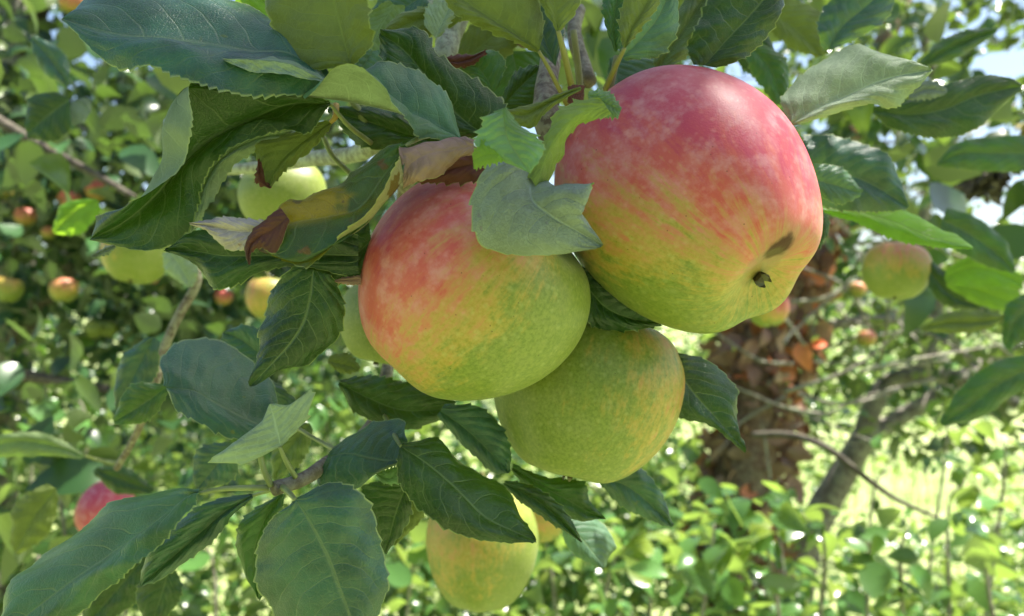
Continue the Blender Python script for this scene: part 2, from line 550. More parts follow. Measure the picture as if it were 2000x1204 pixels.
def foliage(name, pts, size, mat, parent=None, up=.6, jitter=.35, n_ind=0, ind_name='leaf', **tags):
    """leaves at pts: the n_ind that show largest as separate parts, the others joined in one part"""
    pts = np.asarray(pts)
    pts = pts[keep_clear(pts, 1)]
    n = len(pts)
    Rm = rotations(n, up)
    sz = size * (1 + jitter * (rng.random(n) * 2 - 1))
    ind = np.zeros(n, bool)
    if n_ind:
        px = 1000 + pts[:, 0] / np.maximum(pts[:, 1], .01) * F
        py = 602 - (pts[:, 2] - CAMZ) / np.maximum(pts[:, 1], .01) * F
        vis = (px > -40) & (px < 2040) & (py > -40) & (py < 1240) & (pts[:, 1] > .3)
        score = np.where(vis, sz / pts[:, 1], 0)
        order = np.argsort(-score)[:n_ind]
        ind[order] = score[order] > 0
    rest = np.where(~ind)[0]
    out = None
    Vs, Fs, Rn = [], [], []
    base = 0
    for q, (TV, TF) in enumerate(TEMPL):
        ids = rest[rest % len(TEMPL) == q]
        if not len(ids): continue
        v = np.einsum('nij,kj->nki', Rm[ids], TV) * sz[ids][:, None, None] + pts[ids][:, None, :]
        k = len(TV)
        f = (TF[None] + (np.arange(len(ids)) * k)[:, None, None] + base).reshape(-1, 4)
        base += len(ids) * k
        Vs.append(v.reshape(-1, 3)); Fs.append(f)
        Rn.append(np.repeat(rng.random(len(ids)), k))
    if Vs:
        out = mesh_obj(name, np.vstack(Vs), np.vstack(Fs), mat, parent, rnd=np.concatenate(Rn))
        tag(out, kind='stuff', **tags)
    if n_ind:
        meshes = []
        for TV, TF in TEMPL:
            me = bpy.data.meshes.new(ind_name)
            me.from_pydata(TV.tolist(), [], TF.tolist())
            a = me.attributes.new('rnd', 'FLOAT', 'POINT')
            me.polygons.foreach_set('use_smooth', np.ones(len(me.polygons), dtype=bool))
            me.materials.append(mat)
            meshes.append(me)
        pw = wpos(parent)
        for i in np.where(ind)[0]:
            o = bpy.data.objects.new(ind_name, meshes[i % len(TEMPL)])
            mt = Matrix(Rm[i].tolist()).to_4x4()
            o.matrix_local = Matrix.Translation(Vector(pts[i].tolist()) - pw) @ mt @ Matrix.Scale(float(sz[i]), 4)
            link(o, parent)
    return out


def ellipsoid(c, r, n, hollow=0.0):
    p = rng.normal(size=(n, 3)); p /= np.linalg.norm(p, axis=1)[:, None]
    rad = (hollow + (1 - hollow) * rng.random(n)) ** (1 / 2.2)
    return np.array(c) + p * rad[:, None] * np.array(r)


def clumpy(c, r, n, clumps, cr):
    cc = ellipsoid(c, r, clumps)
    k = rng.integers(0, clumps, n)
    return cc[k] + rng.normal(size=(n, 3)) * cr


def box(lo, hi, n):
    return np.array(lo) + rng.random((n, 3)) * (np.array(hi) - np.array(lo))


#@@BACKGROUND
# ------------------------------------------------------------------ far hedge and wood
def hedge(name, pts_list, label, n, size, mat='f_hedge'):
    P = np.vstack(pts_list)
    e = empty(name, (float(P[:, 0].mean()), float(P[:, 1].mean()), 0), label=label, cat='hedge')
    foliage('foliage', P, size, M[mat], e)
    return e


hedge('hedge', [clumpy((-5, 9, 1.5), (5, 1.2, 1.9), 6000, 160, .38), clumpy((-3, 7, .6), (3.2, .9, 1.0), 2500, 60, .3)],
      'dark green overgrown hedge far behind the apples at the left', 6000, .13)
hedge('hedge', [clumpy((5.5, 13, 1.2), (7, 1.5, 1.7), 6000, 160, .4)],
      'sunlit green hedge beyond the bright lawn at the right', 6000, .15, 'f_under')

hedge('hedge', [clumpy((0, -4.2, 1.9), (7, .9, 2.1), 6000, 200, .35)], 'added dark hedge row behind the viewer, outside the picture, to dim reflections', 6000, .17)  # unseen hedge added to darken what the leaves reflect

# grass blades on the lawn
gp = box((-1, 2.2, 0), (6, 8, 0), 14000)
gv = []; gf = []
for i, (x, y, z) in enumerate(gp):
    a = rng.random() * 6.28; h = .05 + .09 * rng.random(); w = .004
    dx, dy = math.cos(a) * w, math.sin(a) * w
    lx, ly = rng.normal(0, .03, 2)
    gv += [(x - dx, y - dy, -.03), (x + dx, y + dy, -.03), (x + lx, y + ly, h)]
    gf.append([3 * i, 3 * i + 1, 3 * i + 2])
tag(mesh_obj('grass', gv, gf, M['f_under'], smooth=False), 'sunlit long grass on the open lawn at the right', kind='stuff')

# ------------------------------------------------------------------ background apple tree on the left
lt = empty('apple_tree', (-1.9, 3.0, 0), label='apple tree behind at the left with small red apples among its leaves',
           cat='tree')
tube_obj('trunk', [(-1.9, 3.0, 0), (-1.95, 3.0, .7), (-1.8, 2.9, 1.5), (-1.6, 2.6, 2.6)], [.12, .09, .08, .05], M['bark_grey'], lt, 12)
for pts, rr in (([(-1.8, 2.9, 1.4), (-1.2, 2.4, 1.75), (-.6, 2.1, 1.9), (0.1, 1.9, 2.2)], [.05, .03, .02, .008]),
                ([(-1.75, 2.8, 1.9), (-1.3, 2.2, 2.3), (-.8, 1.7, 2.45)], [.04, .025, .01]),
                ([(-1.9, 2.9, 1.1), (-1.5, 2.3, 1.3), (-1.1, 1.8, 1.35), (-.6, 1.6, 1.3)], [.04, .025, .015, .006]),
                ([W(-40, 215, 1.25), W(80, 285, 1.2), W(180, 338, 1.15), W(262, 385, 1.1)], [.010, .008, .006, .004])):
    tube_obj('branch', pts, rr, M['bark_dark'], lt, 8)
P = np.vstack([clumpy((-1.25, 2.3, 1.95), (1.15, .8, .75), 7000, 330, .09), clumpy((-.75, 2.7, 3.15), (1.6, 1.1, .30), 3300, 300, .08), clumpy((-1.6, 3.4, 1.3), (1.5, .6, .6), 1800, 110, .12),  # second clump: unseen upper crown, added to shade the left
               clumpy((-.5, 2.1, 1.75), (.8, .5, .55), 2300, 120, .09),
               clumpy((-.75, 1.2, 1.75), (.42, .25, .36), 190, 32, .06),
               clumpy((-.5, 1.1, 1.40), (.30, .2, .18), 90, 16, .06)])
foliage('foliage', P, .050, M['f_left'], lt, .3, jitter=.45, n_ind=290)


# ------------------------------------------------------------------ right: leaf-covered leaning trunk
tt = empty('tree', (.70, 2.6, 0), label='leaning trunk thickly hung with dry brown and orange leaves at the right', cat='tree')
TR = [(.66, 2.6, 0), (.70, 2.6, .5), (.74, 2.6, .9), (.80, 2.6, 1.3), (.90, 2.6, 1.65), (1.08, 2.65, 2.0), (1.35, 2.75, 2.6)]
TRr = [.11, .10, .092, .085, .065, .045, .03]
tube_obj('trunk', TR, TRr, M['bark_warm'], tt, 16, .15)
TC = catmull(TR, 200)
TCr = np.interp(np.linspace(0, 1, 200), np.linspace(0, 1, 7), TRr)


def around(n, lo, hi, extra):
    k = rng.integers(int(lo * 200), int(hi * 200), n)
    a = rng.random(n) * 2 * math.pi
    r = TCr[k] + rng.random(n) * extra
    p = TC[k].copy()
    p[:, 0] += np.cos(a) * r; p[:, 1] += np.sin(a) * r; p[:, 2] += rng.normal(0, .03, n)
    return p


foliage('dead_foliage', around(1300, .05, .85, .07), .07, M['f_dead'], tt, -.2, n_ind=220, ind_name='dead_leaf')
foliage('orange_foliage', around(110, .40, .75, .09), .055, M['f_orange'], tt, -.2, n_ind=60, ind_name='dead_leaf')
for k in range(16):
    i = rng.integers(40, 190); a = rng.random() * 6.28
    p = TC[i]; L = .25 + .3 * rng.random()
    q1 = p + np.array((math.cos(a) * .14, math.sin(a) * .14, 0)); q2 = q1 + np.array((math.cos(a) * L, math.sin(a) * L, -.15 * rng.random()))
    tube_obj('twig', [Vector(p), Vector(q1), Vector(q2)], [.006, .005, .002], M['bark_grey'], tt, 6)

# ------------------------------------------------------------------ right: bare-limbed old apple tree
ot = empty('apple_tree', W(1530, 1250, 3.0) * 1.0, label='old apple tree with bare grey forked limbs beside the bright lawn', cat='tree')
ot.location.z = 0
tube_obj('trunk', [(ot.location.x, 3.0, -.05), W(1560, 1110, 3.0), W(1610, 990, 3.0), W(1650, 920, 3.0), W(1690, 850, 3.0)],
         [.075, .065, .055, .05, .045], M['bark_grey'], ot, 12, .06)
tube_obj('branch', [W(1688, 855, 3.0), W(1702, 800, 3.0), W(1735, 748, 3.0), W(1800, 733, 2.95), W(1880, 742, 2.9), W(1990, 790, 2.8)],
         [.042, .038, .036, .033, .028, .02], M['bark_grey'], ot, 10, .06)
tube_obj('branch', [W(1688, 855, 3.0), W(1760, 815, 3.05), W(1850, 760, 3.1), W(1930, 705, 3.2), W(2080, 650, 3.3)],
         [.036, .033, .033, .03, .026], M['bark_grey'], ot, 10, .06)
tube_obj('branch', [W(1490, 700, 2.7), W(1560, 660, 2.6), W(1640, 632, 2.6), W(1750, 625, 2.6), W(1900, 632, 2.7)],
         [.012, .02, .018, .016, .012], M['bark_grey'], ot, 8, .06)
tube_obj('branch', [W(1800, 733, 2.95), W(1830, 600, 3.0), W(1800, 450, 3.0), W(1840, 250, 3.0), W(1790, 20, 3.0)],
         [.026, .024, .022, .02, .016], M['bark_grey'], ot, 8, .06)
for a in ([(1545, 548), (1600, 560), (1640, 612), (1700, 640)], [(1700, 640), (1650, 560), (1560, 520)], [(1720, 500), (1735, 600), (1720, 700)],
          [(1560, 770), (1650, 790), (1760, 760)], [(1640, 632), (1700, 560), (1800, 520)], [(1900, 700), (1800, 650), (1700, 660), (1640, 700)],
          [(1500, 750), (1560, 690), (1600, 600)], [(1750, 625), (1800, 680), (1820, 760)], [(1600, 430), (1700, 400), (1800, 380), (1950, 300)],
          [(1700, 330), (1760, 300), (1880, 270), (1990, 200)]):
    tube_obj('twig', [W(x, y, 2.2 + .5 * rng.random()) for x, y in a], [.006, .005, .004, .003][:max(2, len(a))], M['bark_grey'], ot, 6)
tube_obj('twig', [W(1470, 850, 1.7), W(1540, 850, 1.65), W(1610, 872, 1.6), W(1680, 925, 1.6), W(1750, 975, 1.6), W(1840, 1015, 1.6)],
         [.007, .0075, .007, .006, .005, .003], M['bark_dark'], ot, 8)
for k in range(34):
    a = W(rng.uniform(1500, 1980), rng.uniform(380, 820), rng.uniform(1.9, 2.9)); ang = rng.uniform(-.9, .9); L = rng.uniform(.18, .5)
    dr = Vector((math.cos(ang) * rng.choice((-1, 1)), rng.normal(0, .25), math.sin(ang))) * L
    bend = Vector(rng.normal(0, .03, 3))
    tube_obj('twig', [a, a + dr * .35 + bend, a + dr * .7 + bend * .4, a + dr], [.0055, .0045, .0035, .0015], M['bark_grey'], ot, 6)
P = np.vstack([clumpy((2.0, 3.2, 2.35), (1.2, .7, .65), 2000, 200, .11), clumpy((1.3, 2.8, 2.6), (1.0, .6, .5), 1200, 110, .11),
               clumpy((1.55, 2.9, 1.35), (.9, .5, .45), 900, 120, .10),
               clumpy((1.05, 1.9, 1.75), (.42, .3, .35), 110, 34, .07), clumpy(tuple(W(1690, 230, 2.0)), (.20, .12, .28), 190, 40, .05)])
foliage('foliage', P, .060, M['f_tree'], ot, .3, jitter=.45, n_ind=200)

for cx_, cy_, rr_, mm_, nm_ in ((1930, 345, (.055, .03, .035), 'bark_dark', 'dark_lichen'), (1985, 280, (.04, .03, .04), 'f_yellow', 'yellow_lichen')):
    c_ = W(cx_, cy_, 1.25)
    q_ = ellipsoid(tuple(c_), rr_, 300)
    foliage(nm_, q_, .020, M[mm_], ot, .2)
tube_obj('twig', [W(1860, 370, 1.25), W(1930, 345, 1.25), W(2040, 250, 1.3)], [.006, .008, .010], M['bark_dark'], ot, 8, .1)

# ------------------------------------------------------------------ undergrowth: leafy saplings one by one, and the mass behind
P = np.vstack([clumpy((-1.6, 2.9, .55), (1.7, .8, .75), 6000, 420, .09),
               clumpy((.0, 2.9, .50), (.8, .7, .70), 3000, 230, .09),
               clumpy((.40, 2.2, 1.0), (.10, .3, .38), 420, 60, .07), clumpy((0, 2.4, .85), (.8, .4, .5), 2200, 170, .08),
               clumpy((-.7, 1.9, .55), (.9, .35, .40), 1500, 140, .08)])
fo = foliage('undergrowth', P, .045, M['f_under'], None, .7, label='dense leafy green undergrowth behind and below the apples at the left', cat='undergrowth')
P = np.vstack([clumpy((2.4, 3.4, .35), (1.0, 1.0, .35), 2400, 220, .09),
               clumpy((.75, 2.1, .30), (.55, .4, .38), 1500, 140, .08),
               clumpy((.85, 1.75, .62), (.55, .3, .30), 1900, 150, .06),
               clumpy((1.9, 4.9, .9), (1.4, .6, .7), 2600, 200, .12)])
fo = foliage('undergrowth', P, .047, M['f_under'], None, .7, label='sunlit pale green undergrowth around the lawn at the lower right', cat='undergrowth')

SAP = [(1380, 1150, 1.25), (1500, 1080, 1.35), (1610, 1130, 1.2), (1700, 1010, 1.6), (1760, 1160, 1.15), (1850, 1040, 1.5),
       (1930, 1150, 1.2), (1960, 950, 1.6), (1500, 900, 1.9), (1850, 850, 2.2), (1270, 1120, 1.5), (1180, 1170, 1.3),
       (60, 960, 1.4), (170, 860, 1.6), (90, 760, 1.9), (420, 1130, 1.5), (800, 1150, 1.4), (1080, 1140, 1.6), (280, 1000, 1.8), (640, 850, 1.9)]
SAPL = ['tall sapling just right of the lower apple tip', 'sapling in front of the brown trunk foot', 'broad leaved sapling right of the brown trunk foot',
        'sapling at the lawn edge under the grey trunk', 'sapling at the bottom edge below the lawn', 'sapling at the right of the lawn',
        'sapling in the bottom right corner', 'sapling at the right edge above the lawn', 'yellow green sapling before the leafy trunk',
        'sapling below the bare grey limb fork', 'sapling below the pointed leaf right of the green apple', 'low sapling at the bottom right of the hanging apple',
        'sapling at the left edge behind the long leaf', 'sapling behind the left twig', 'sapling at the left edge below the small apples',
        'sapling between the two large lower leaves', 'sapling left of the hanging lower apple', 'sapling right of the hanging lower apple',
        'sapling behind the red apple at lower left', 'sapling behind the crinkled pale leaf']
for (px, py, d), lb in zip(SAP, SAPL):
    top = W(px, py, d)
    e = empty('sapling', (top.x, top.y, 0), label='young green leafy ' + lb, cat='sapling', group='leafy saplings in the undergrowth')
    lean = rng.normal(0, .07, 2)
    b0 = Vector((top.x + lean[0], top.y + lean[1], 0)); mid = (b0 + top) / 2 + Vector((rng.normal(0, .03), 0, 0))
    top2 = top + Vector((rng.normal(0, .03), 0, .10))
    tube_obj('stem', [b0, mid, top, top2], [.006, .005, .003, .001], M['bark_grey'], e, 6)
    c = catmull([b0, mid, top, top2], 40)
    k = rng.integers(12, 40, 46)
    q = c[k] + rng.normal(size=(46, 3)) * np.array((.05, .05, .02))
    foliage('foliage', q, .050, M['f_under'], e, .8, jitter=.5, n_ind=46)
#@@FRONT

# ------------------------------------------------------------------ the fruiting apple tree
tree = empty('apple_tree', (1.25, .75, 0), label='apple tree whose leafy branch hangs in front with the large ripe apples', cat='tree')
tube_obj('trunk', [(1.25, .75, 0), (1.28, .78, .8), (1.2, .75, 1.5), (1.0, .7, 2.1), (.8, .7, 2.7)], [.13, .11, .09, .07, .05], M['bark_grey'], tree, 14, .06)
tube_obj('branch', [(1.1, .72, 1.9), (.7, .6, 2.05), (.25, .42, 1.98), W(960, -120, .34), W(905, 5, .31), W(878, 70, .305), W(862, 120, .30), W(800, 200, .31), W(745, 262, .31), W(700, 300, .33), W(600, 312, .37), W(480, 330, .42), W(380, 330, .44)],
         [.05, .03, .016, .0062, .0048, .0046, .0044, .0040, .0040, .0036, .0035, .003, .003], M['bark_lichen'], tree, 14, .10)
tube_obj('branch', [(.25, .42, 1.98), W(1096, -80, .34), W(1086, 60, .30), W(1070, 150, .276), W(1068, 225, .262), W(1085, 300, .262)],
         [.010, .0045, .0034, .0038, .0046, .0038], M['bark'], tree, 14, .12)
tube_obj('branch', [W(800, 200, .31), W(780, 560, .42), W(745, 780, .34), W(700, 862, .30), W(640, 905, .262), W(590, 937, .248), W(535, 955, .240)],
         [.004, .003, .0028, .0026, .0024, .0022, .0022], M['twig'], tree, 12, .08)
tube_obj('branch', [W(380, 330, .44), W(330, 400, .46), W(365, 500, .46), W(385, 548, .46), W(345, 625, .46), W(318, 690, .46), W(300, 760, .46), W(265, 850, .48), W(228, 915, .5)],
         [.0022, .0024, .0027, .0027, .0026, .0025, .0022, .002], M['bark'], tree, 12, .08)
tube_obj('branch', [W(1130, 20, .34), W(1122, 70, .32), W(1150, 160, .30)], [.003, .003, .003], M['twig'], tree, 8, .08)

# unseen crown of the tree, placed up the sun's line to shade the apples
ac = Vector((0, .28, 1.5))
cn = ac + SUN * 3.6
P = np.vstack([ellipsoid(tuple(cn), (.95, .9, .40), 2900), clumpy((.9, .9, 2.6), (.7, .5, .3), 500, 50, .09)])
px_ = 602 - (P[:, 2] - CAMZ) / np.maximum(P[:, 1], .02) * F
P = P[(P[:, 1] < 0.05) | (px_ < -30)]
for (qx, qy, qd, qr) in ((1030, 1000, .46, .055), (1155, 1060, .33, .035), (560, 120, .235, .022), (665, 20, .232, .02), (540, 20, .262, .02), (600, 340, .49, .03), (1400, 225, .235, .034), (870, 440, .225, .020), (330, 70, .230, .018)):  # leaves cleared so sun reaches chosen spots below
    dv = P - np.array(W(qx, qy, qd)); al = dv @ np.array(SUN)
    near = np.linalg.norm(dv - al[:, None] * np.array(SUN), axis=1)
    P = P[(near > qr) | ((qd < .236) & (qx > 800) & (rng.random(len(P)) < .22))]
P = np.vstack([P] + [ellipsoid(tuple(W(qx, qy, qd) + SUN * 2.6), (qr, qr, .15), qn) for qx, qy, qd, qr, qn in
                     ((430, 740, .275, .07, 70), (870, 130, .245, .05, 40), (790, 170, .235, .05, 40))])  # extra unseen leaves added to block sun on three spots
foliage('foliage', P, .055, M['f_tree'], tree, .5)
Q = np.vstack([clumpy(tuple(W(1230, 40, .75)), (.16, .10, .06), 46, 20, .04), clumpy(tuple(W(1250, 20, 1.2)), (.45, .25, .14), 170, 60, .06),
               clumpy(tuple(W(700, 60, .8)), (.25, .15, .10), 60, 24, .05),
               clumpy(tuple(W(200, 230, .85)), (.22, .15, .13), 12, 10, .03), clumpy(tuple(W(60, 980, .8)), (.12, .1, .08), 26, 14, .03),
               clumpy(tuple(W(1880, 330, .9)), (.14, .1, .14), 40, 20, .03)])
foliage('foliage', Q, .060, M['f_tree'], tree, .3, n_ind=230)

NR = 0


def leaf(mat, Mp, A, B, d=.24, under=False, E=None, T=None, dm=0.0, da=0.0, db=0.0, de=-.010, dt=0.0, teeth=1.0, name='leaf',
         label=None, stalk=None, wave=.0012, m=None, cup=.0025, parent=None):
    """one leaf from its midrib Mp and its two edges (walking from base to tip A is on the left hand).
    T/E: optional turn line and free edge beyond the A side (side given by the sign of wrap)."""
    global NR
    NR += 1
    k = len(Mp)

    def rail(pts, off, sgn=0):
        if len(pts) != k:
            raise ValueError('rail length %d != %d for leaf %d' % (len(pts), k, NR))
        offs = off if isinstance(off, (list, tuple)) else [off] * k
        out = []
        for p, o_ in zip(pts, offs):
            out.append(W(p[0], p[1], d + o_ + (p[2] if len(p) > 2 else 0)))
        return out
    rails = []          # (u, points)
    if T is None or T[0] != 'A':
        rails.append((-1.0, rail(A, da)))
    else:
        rails = [(-1.0, rail(E, de)), (-.62, rail(T[1], dt))]
    rails.append((0.0, rail(Mp, dm)))
    if T is not None and T[0] == 'B':
        rails += [(.55, rail(T[1], dt)), (1.0, rail(E, de))]
    else:
        rails.append((1.0, rail(B, db)))
    span = sum((Vector(rails[rails.index(r)][1][i + 1]) - Vector(r[1][i])).length for r in rails if r[0] == 0.0 for i in range(k - 1))
    m = m or int(max(26, min(130, span / .0006)))
    R_ = [(u, catmull([list(p) for p in pts], m)) for u, pts in rails]
    nu = 7
    us, cols = [], []
    for q in range(len(R_) - 1):
        (u0, r0), (u1, r1) = R_[q], R_[q + 1]
        for j in range(nu if q < len(R_) - 2 else nu + 1):
            f = j / nu
            us.append(u0 + (u1 - u0) * f)
            base = r0 * (1 - f) + r1 * f
            cols.append(base)
    G = np.array(cols)                       # (nu, m, 3)
    if len(R_) > 3:                          # smooth across the turn line
        for _ in range(2):
            H = G.copy()
            H[1:-1] = (G[:-2] + 2 * G[1:-1] + G[2:]) / 4
            mi = min(range(len(us)), key=lambda i: abs(us[i]))
            H[mi] = G[mi]
            G = H
    U = np.array(us)[:, None]
    V = np.linspace(0, 1, m)[None, :]
    # cross bulge of each half and waves along the edge
    dU = np.gradient(G, axis=0); dV = np.gradient(G, axis=1)
    N = np.cross(dU, dV); N /= np.linalg.norm(N, axis=2)[:, :, None] + 1e-12
    ph = NR * 1.7
    b = cup * np.sin(np.pi * np.abs(U)) * np.sin(np.pi * V) ** .5
    wv = .7 * wave * (np.abs(U) ** 2) * np.sin(V * 15 + ph + U * 1.3) + wave * .5 * np.sin(V * 27 + ph * 2 - U * 4) * np.abs(U)
    lat = .00014 * np.sin((V - .3 * np.abs(U) ** 1.35) * 2 * np.pi * 7.5) * np.abs(U)
    szf = min(1.0, span / .05)
    G = G + N * ((b + wv + lat) * szf)[:, :, None]
    # teeth on the two outer columns
    L = np.linalg.norm(np.diff(G[len(us) // 2], axis=0), axis=1).sum()
    nt = max(8, int(L / .0030))
    ts = 2.5 if m < nt * 3 else 1
    for col, nb in ((0, 1), (-1, -2)):
        out = G[col] - G[nb]
        ln = np.linalg.norm(out, axis=1)[:, None] + 1e-9
        saw = (np.linspace(0, nt, m) + .3 * np.sin(np.linspace(0, 9, m) + ph)) % 1.0
        amp = .0012 * teeth * (.3 + .7 * np.sin(np.pi * V[0])) * (1 + .5 * np.sin(np.linspace(0, 40, m) + ph))
        G[col] = G[col] + out / ln * (saw * amp)[:, None] + (np.gradient(G[col], axis=0) * (saw * .5 * teeth)[:, None])
    n_u = len(us)
    verts = G.transpose(1, 0, 2).reshape(-1, 3)
    uv = np.stack(np.broadcast_arrays((U * .5 + .5).T * np.ones((m, 1)), V.T * np.ones((1, n_u))), axis=2).reshape(-1, 2)
    faces = []
    for i in range(m - 1):
        for j in range(n_u - 1):
            a = i * n_u + j
            fc = [a, a + 1, a + n_u + 1, a + n_u]
            faces.append(fc[::-1] if under else fc)
    base = rails[[r[0] for r in rails].index(0.0)][1][0]
    o = mesh_obj(name, verts, faces, M[mat], parent or tree, origin=base, uvs=uv)
    if label: o['label'] = label
    if stalk:
        pts, rad, sm = stalk
        sp = [W(*p) for p in pts]
        tube_obj('leaf_stalk', sp, [rad * .6, rad * .85, rad], M[sm], o, 8)
    return o


#@@LEAVES
exec_leaves = None
leaf('blue', [(650, 160), (567, 106), (490, 101), (402, 87), (315, 77), (225, 67), (122, 38)],
     [(645, 165), (590, 184), (500, 182), (400, 172), (310, 128), (215, 125), (122, 40)],
     [(650, 155), (585, 80), (487, 20), (370, -30), (270, -35), (170, -5), (122, 36)], d=.236,
     da=[0, -.004, -.008, -.010, -.010, -.006, 0], db=[0, .010, .022, .03, .026, .014, 0], cup=.004,
     label='largest leaf, dark green with a grey-blue sheen')
leaf('blue', [(436, 115), (500, 116), (565, 124), (632, 157)], [(436, 118), (490, 139), (560, 146), (630, 161)], [(437, 112), (500, 103), (572, 107), (634, 152)],
     d=.226, db=.012, teeth=.2, cup=.001, label='glossy fold of the largest leaf catching the sun')  # separate strip tilted to the sun, shaped to give the leaf's bright streak
leaf('bright', [(575, 90), (540, 40), (500, -20), (460, -80)], [(570, 95), (500, 45), (450, -20), (455, -80)],
     [(580, 85), (575, 20), (545, -40), (465, -85)], d=.262, label='bright yellow-green leaf lit from behind')
leaf('olive', [(686, 132), (668, 62), (652, -10), (645, -60), (640, -110)], [(684, 133), (590, 130), (535, 50), (530, -30), (638, -110)],
     [(688, 130), (724, 82), (718, 20), (700, -40), (642, -112)], d=.232, under=True, da=[0, .004, .008, .008, 0], db=[0, -.002, -.004, -.004, 0],
     stalk=([(686, 130, .232), (690, 160, .24), (705, 200, .25)], .0009, 'stalk'))
leaf('dark', [(645, 203), (560, 205), (472, 245), (400, 285), (350, 330), (300, 385), (240, 435), (175, 468)],
     [(645, 207), (600, 258), (535, 250), (450, 295), (392, 355), (372, 440), (300, 490), (175, 469)], None, d=.245,
     T=('B', [(645, 200), (560, 178), (440, 164), (345, 155), (297, 235), (291, 310), (262, 378), (175, 466)]),
     E=[(645, 200), (600, 183), (500, 175), (378, 166), (377, 235), (355, 305), (290, 384), (190, 422)],
     dt=[0, -.002, -.006, -.010, -.014, -.014, -.010, 0], de=[0, -.006, -.012, -.018, -.022, -.020, -.016, -.002],
     da=[0, -.002, -.004, -.004, -.003, -.003, -.002, 0], m=110, label='dark leaf whose upper edge rolls over to its pale underside',
     stalk=([(645, 203, .245), (680, 245, .25), (725, 280, .26)], .0009, 'stalk'))
leaf('pale', [(600, 262), (500, 272), (420, 325), (388, 400), (375, 455)], [(600, 264), (530, 287), (455, 322), (410, 400), (376, 456)],
     [(600, 260), (500, 248), (415, 310), (378, 380), (372, 450)], d=.252, under=True)
leaf('olive', [(645, 240), (605, 268), (560, 303), (535, 337), (526, 367)], [(648, 242), (622, 278), (578, 314), (548, 342), (527, 368)],
     [(640, 236), (560, 262), (504, 283), (506, 325), (525, 367)], d=.250, under=True,
     stalk=([(645, 240, .25), (655, 228, .25), (656, 205, .252)], .0011, 'stalk_yellow'))
leaf('deadk', [(507, 310), (508, 338), (514, 352), (527, 368)], [(512, 310), (516, 335), (522, 350), (528, 368)],
     [(504, 312), (502, 338), (503, 356), (526, 368)], d=.2495, teeth=2, label='blackened torn leaf tip')
leaf('pale', [(902, 276), (850, 247), (792, 226), (740, 212), (675, 199), (590, 188)],
     [(902, 278), (845, 268), (790, 240), (757, 175), (690, 129), (592, 187)],
     [(902, 274), (880, 205), (835, 150), (780, 127), (715, 133), (610, 182)], d=.234, da=[0, -.004, -.012, -.020, -.020, -.006],
     db=[0, .004, .006, .006, .004, 0], label='folded leaf showing its pale downy underside',
     stalk=([(902, 276, .234), (930, 292, .24), (960, 300, .25)], .0009, 'stalk'))
leaf('dark', [(945, 262), (905, 235), (865, 195), (825, 140), (785, 95), (742, 66)],
     [(945, 265), (890, 265), (830, 230), (780, 170), (748, 120), (740, 68)],
     [(948, 258), (986, 208), (925, 155), (855, 112), (826, 60), (744, 60)], d=.246, teeth=1.6,
     stalk=([(945, 262, .246), (975, 270, .252), (1020, 280, .258)], .0009, 'stalk'))
leaf('dark', [(885, 285), (800, 264), (720, 238), (640, 214)], [(885, 288), (800, 292), (705, 284), (640, 216)],
     [(885, 280), (810, 238), (730, 210), (640, 212)], d=.262)
leaf('yellowing', [(792, 285), (745, 350), (700, 408), (640, 424), (580, 433), (530, 447), (497, 470)], None,
     [(785, 278), (735, 296), (692, 345), (640, 366), (590, 388), (547, 408), (500, 462)], d=.224,
     T=('A', [(800, 288), (800, 350), (762, 415), (688, 482), (591, 517), (531, 498), (491, 480)]),
     E=[(795, 290), (773, 323), (740, 380), (668, 470), (592, 515), (530, 495), (490, 478)],
     dt=[0, -.002, -.004, -.004, -.002, 0, 0], de=[0, -.007, -.010, -.007, -.003, 0, 0], db=[0, .004, .008, .008, .006, .004, 0],
     label='yellowing spotted leaf with a brown withered tip', stalk=([(792, 285, .224), (820, 270, .235), (850, 262, .25)], .0009, 'stalk'))
leaf('deadk', [(562, 425), (530, 450), (508, 462), (490, 482), (486, 517)], [(566, 430), (540, 492), (512, 484), (494, 490), (487, 518)],
     [(547, 405), (524, 425), (492, 452), (478, 488), (485, 517)], d=.221, label='brown shrivelled curled leaf tip', teeth=.5)
leaf('mauve', [(535, 446), (490, 453), (450, 450), (410, 442), (371, 437)], [(532, 470), (483, 487), (440, 483), (408, 453), (371, 439)],
     [(533, 434), (480, 428), (440, 426), (402, 431), (371, 436)], d=.226, under=True, label='greyish mauve underside of a curled leaf')
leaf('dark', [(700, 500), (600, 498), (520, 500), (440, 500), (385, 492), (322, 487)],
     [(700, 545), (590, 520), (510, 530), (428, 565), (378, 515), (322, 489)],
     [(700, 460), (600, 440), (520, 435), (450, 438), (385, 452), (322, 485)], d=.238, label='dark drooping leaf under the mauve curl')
leaf('dark', [(725, 470), (680, 508), (630, 520), (563, 515)], [(725, 540), (680, 553), (615, 548), (562, 518)],
     [(720, 430), (680, 450), (620, 470), (563, 510)], d=.242)
leaf('dead', [(705, 545), (685, 547), (665, 548), (652, 550)], [(705, 556), (685, 556), (665, 553), (652, 551)],
     [(705, 538), (685, 541), (665, 544), (652, 549)], d=.238, teeth=.5, label='thin pale dry leaf edge')
leaf('dark', [(612, 528), (606, 580), (592, 632), (565, 674), (530, 712), (488, 755)],
     [(645, 538), (670, 590), (662, 655), (612, 702), (555, 722), (489, 756)],
     [(574, 520), (530, 570), (516, 625), (506, 670), (500, 705), (487, 754)], d=.236, da=[0, .004, .006, .006, .004, 0], db=[0, .003, .005, .004, .002, 0],
     label='hanging dark leaf dusted with pale lichen specks')
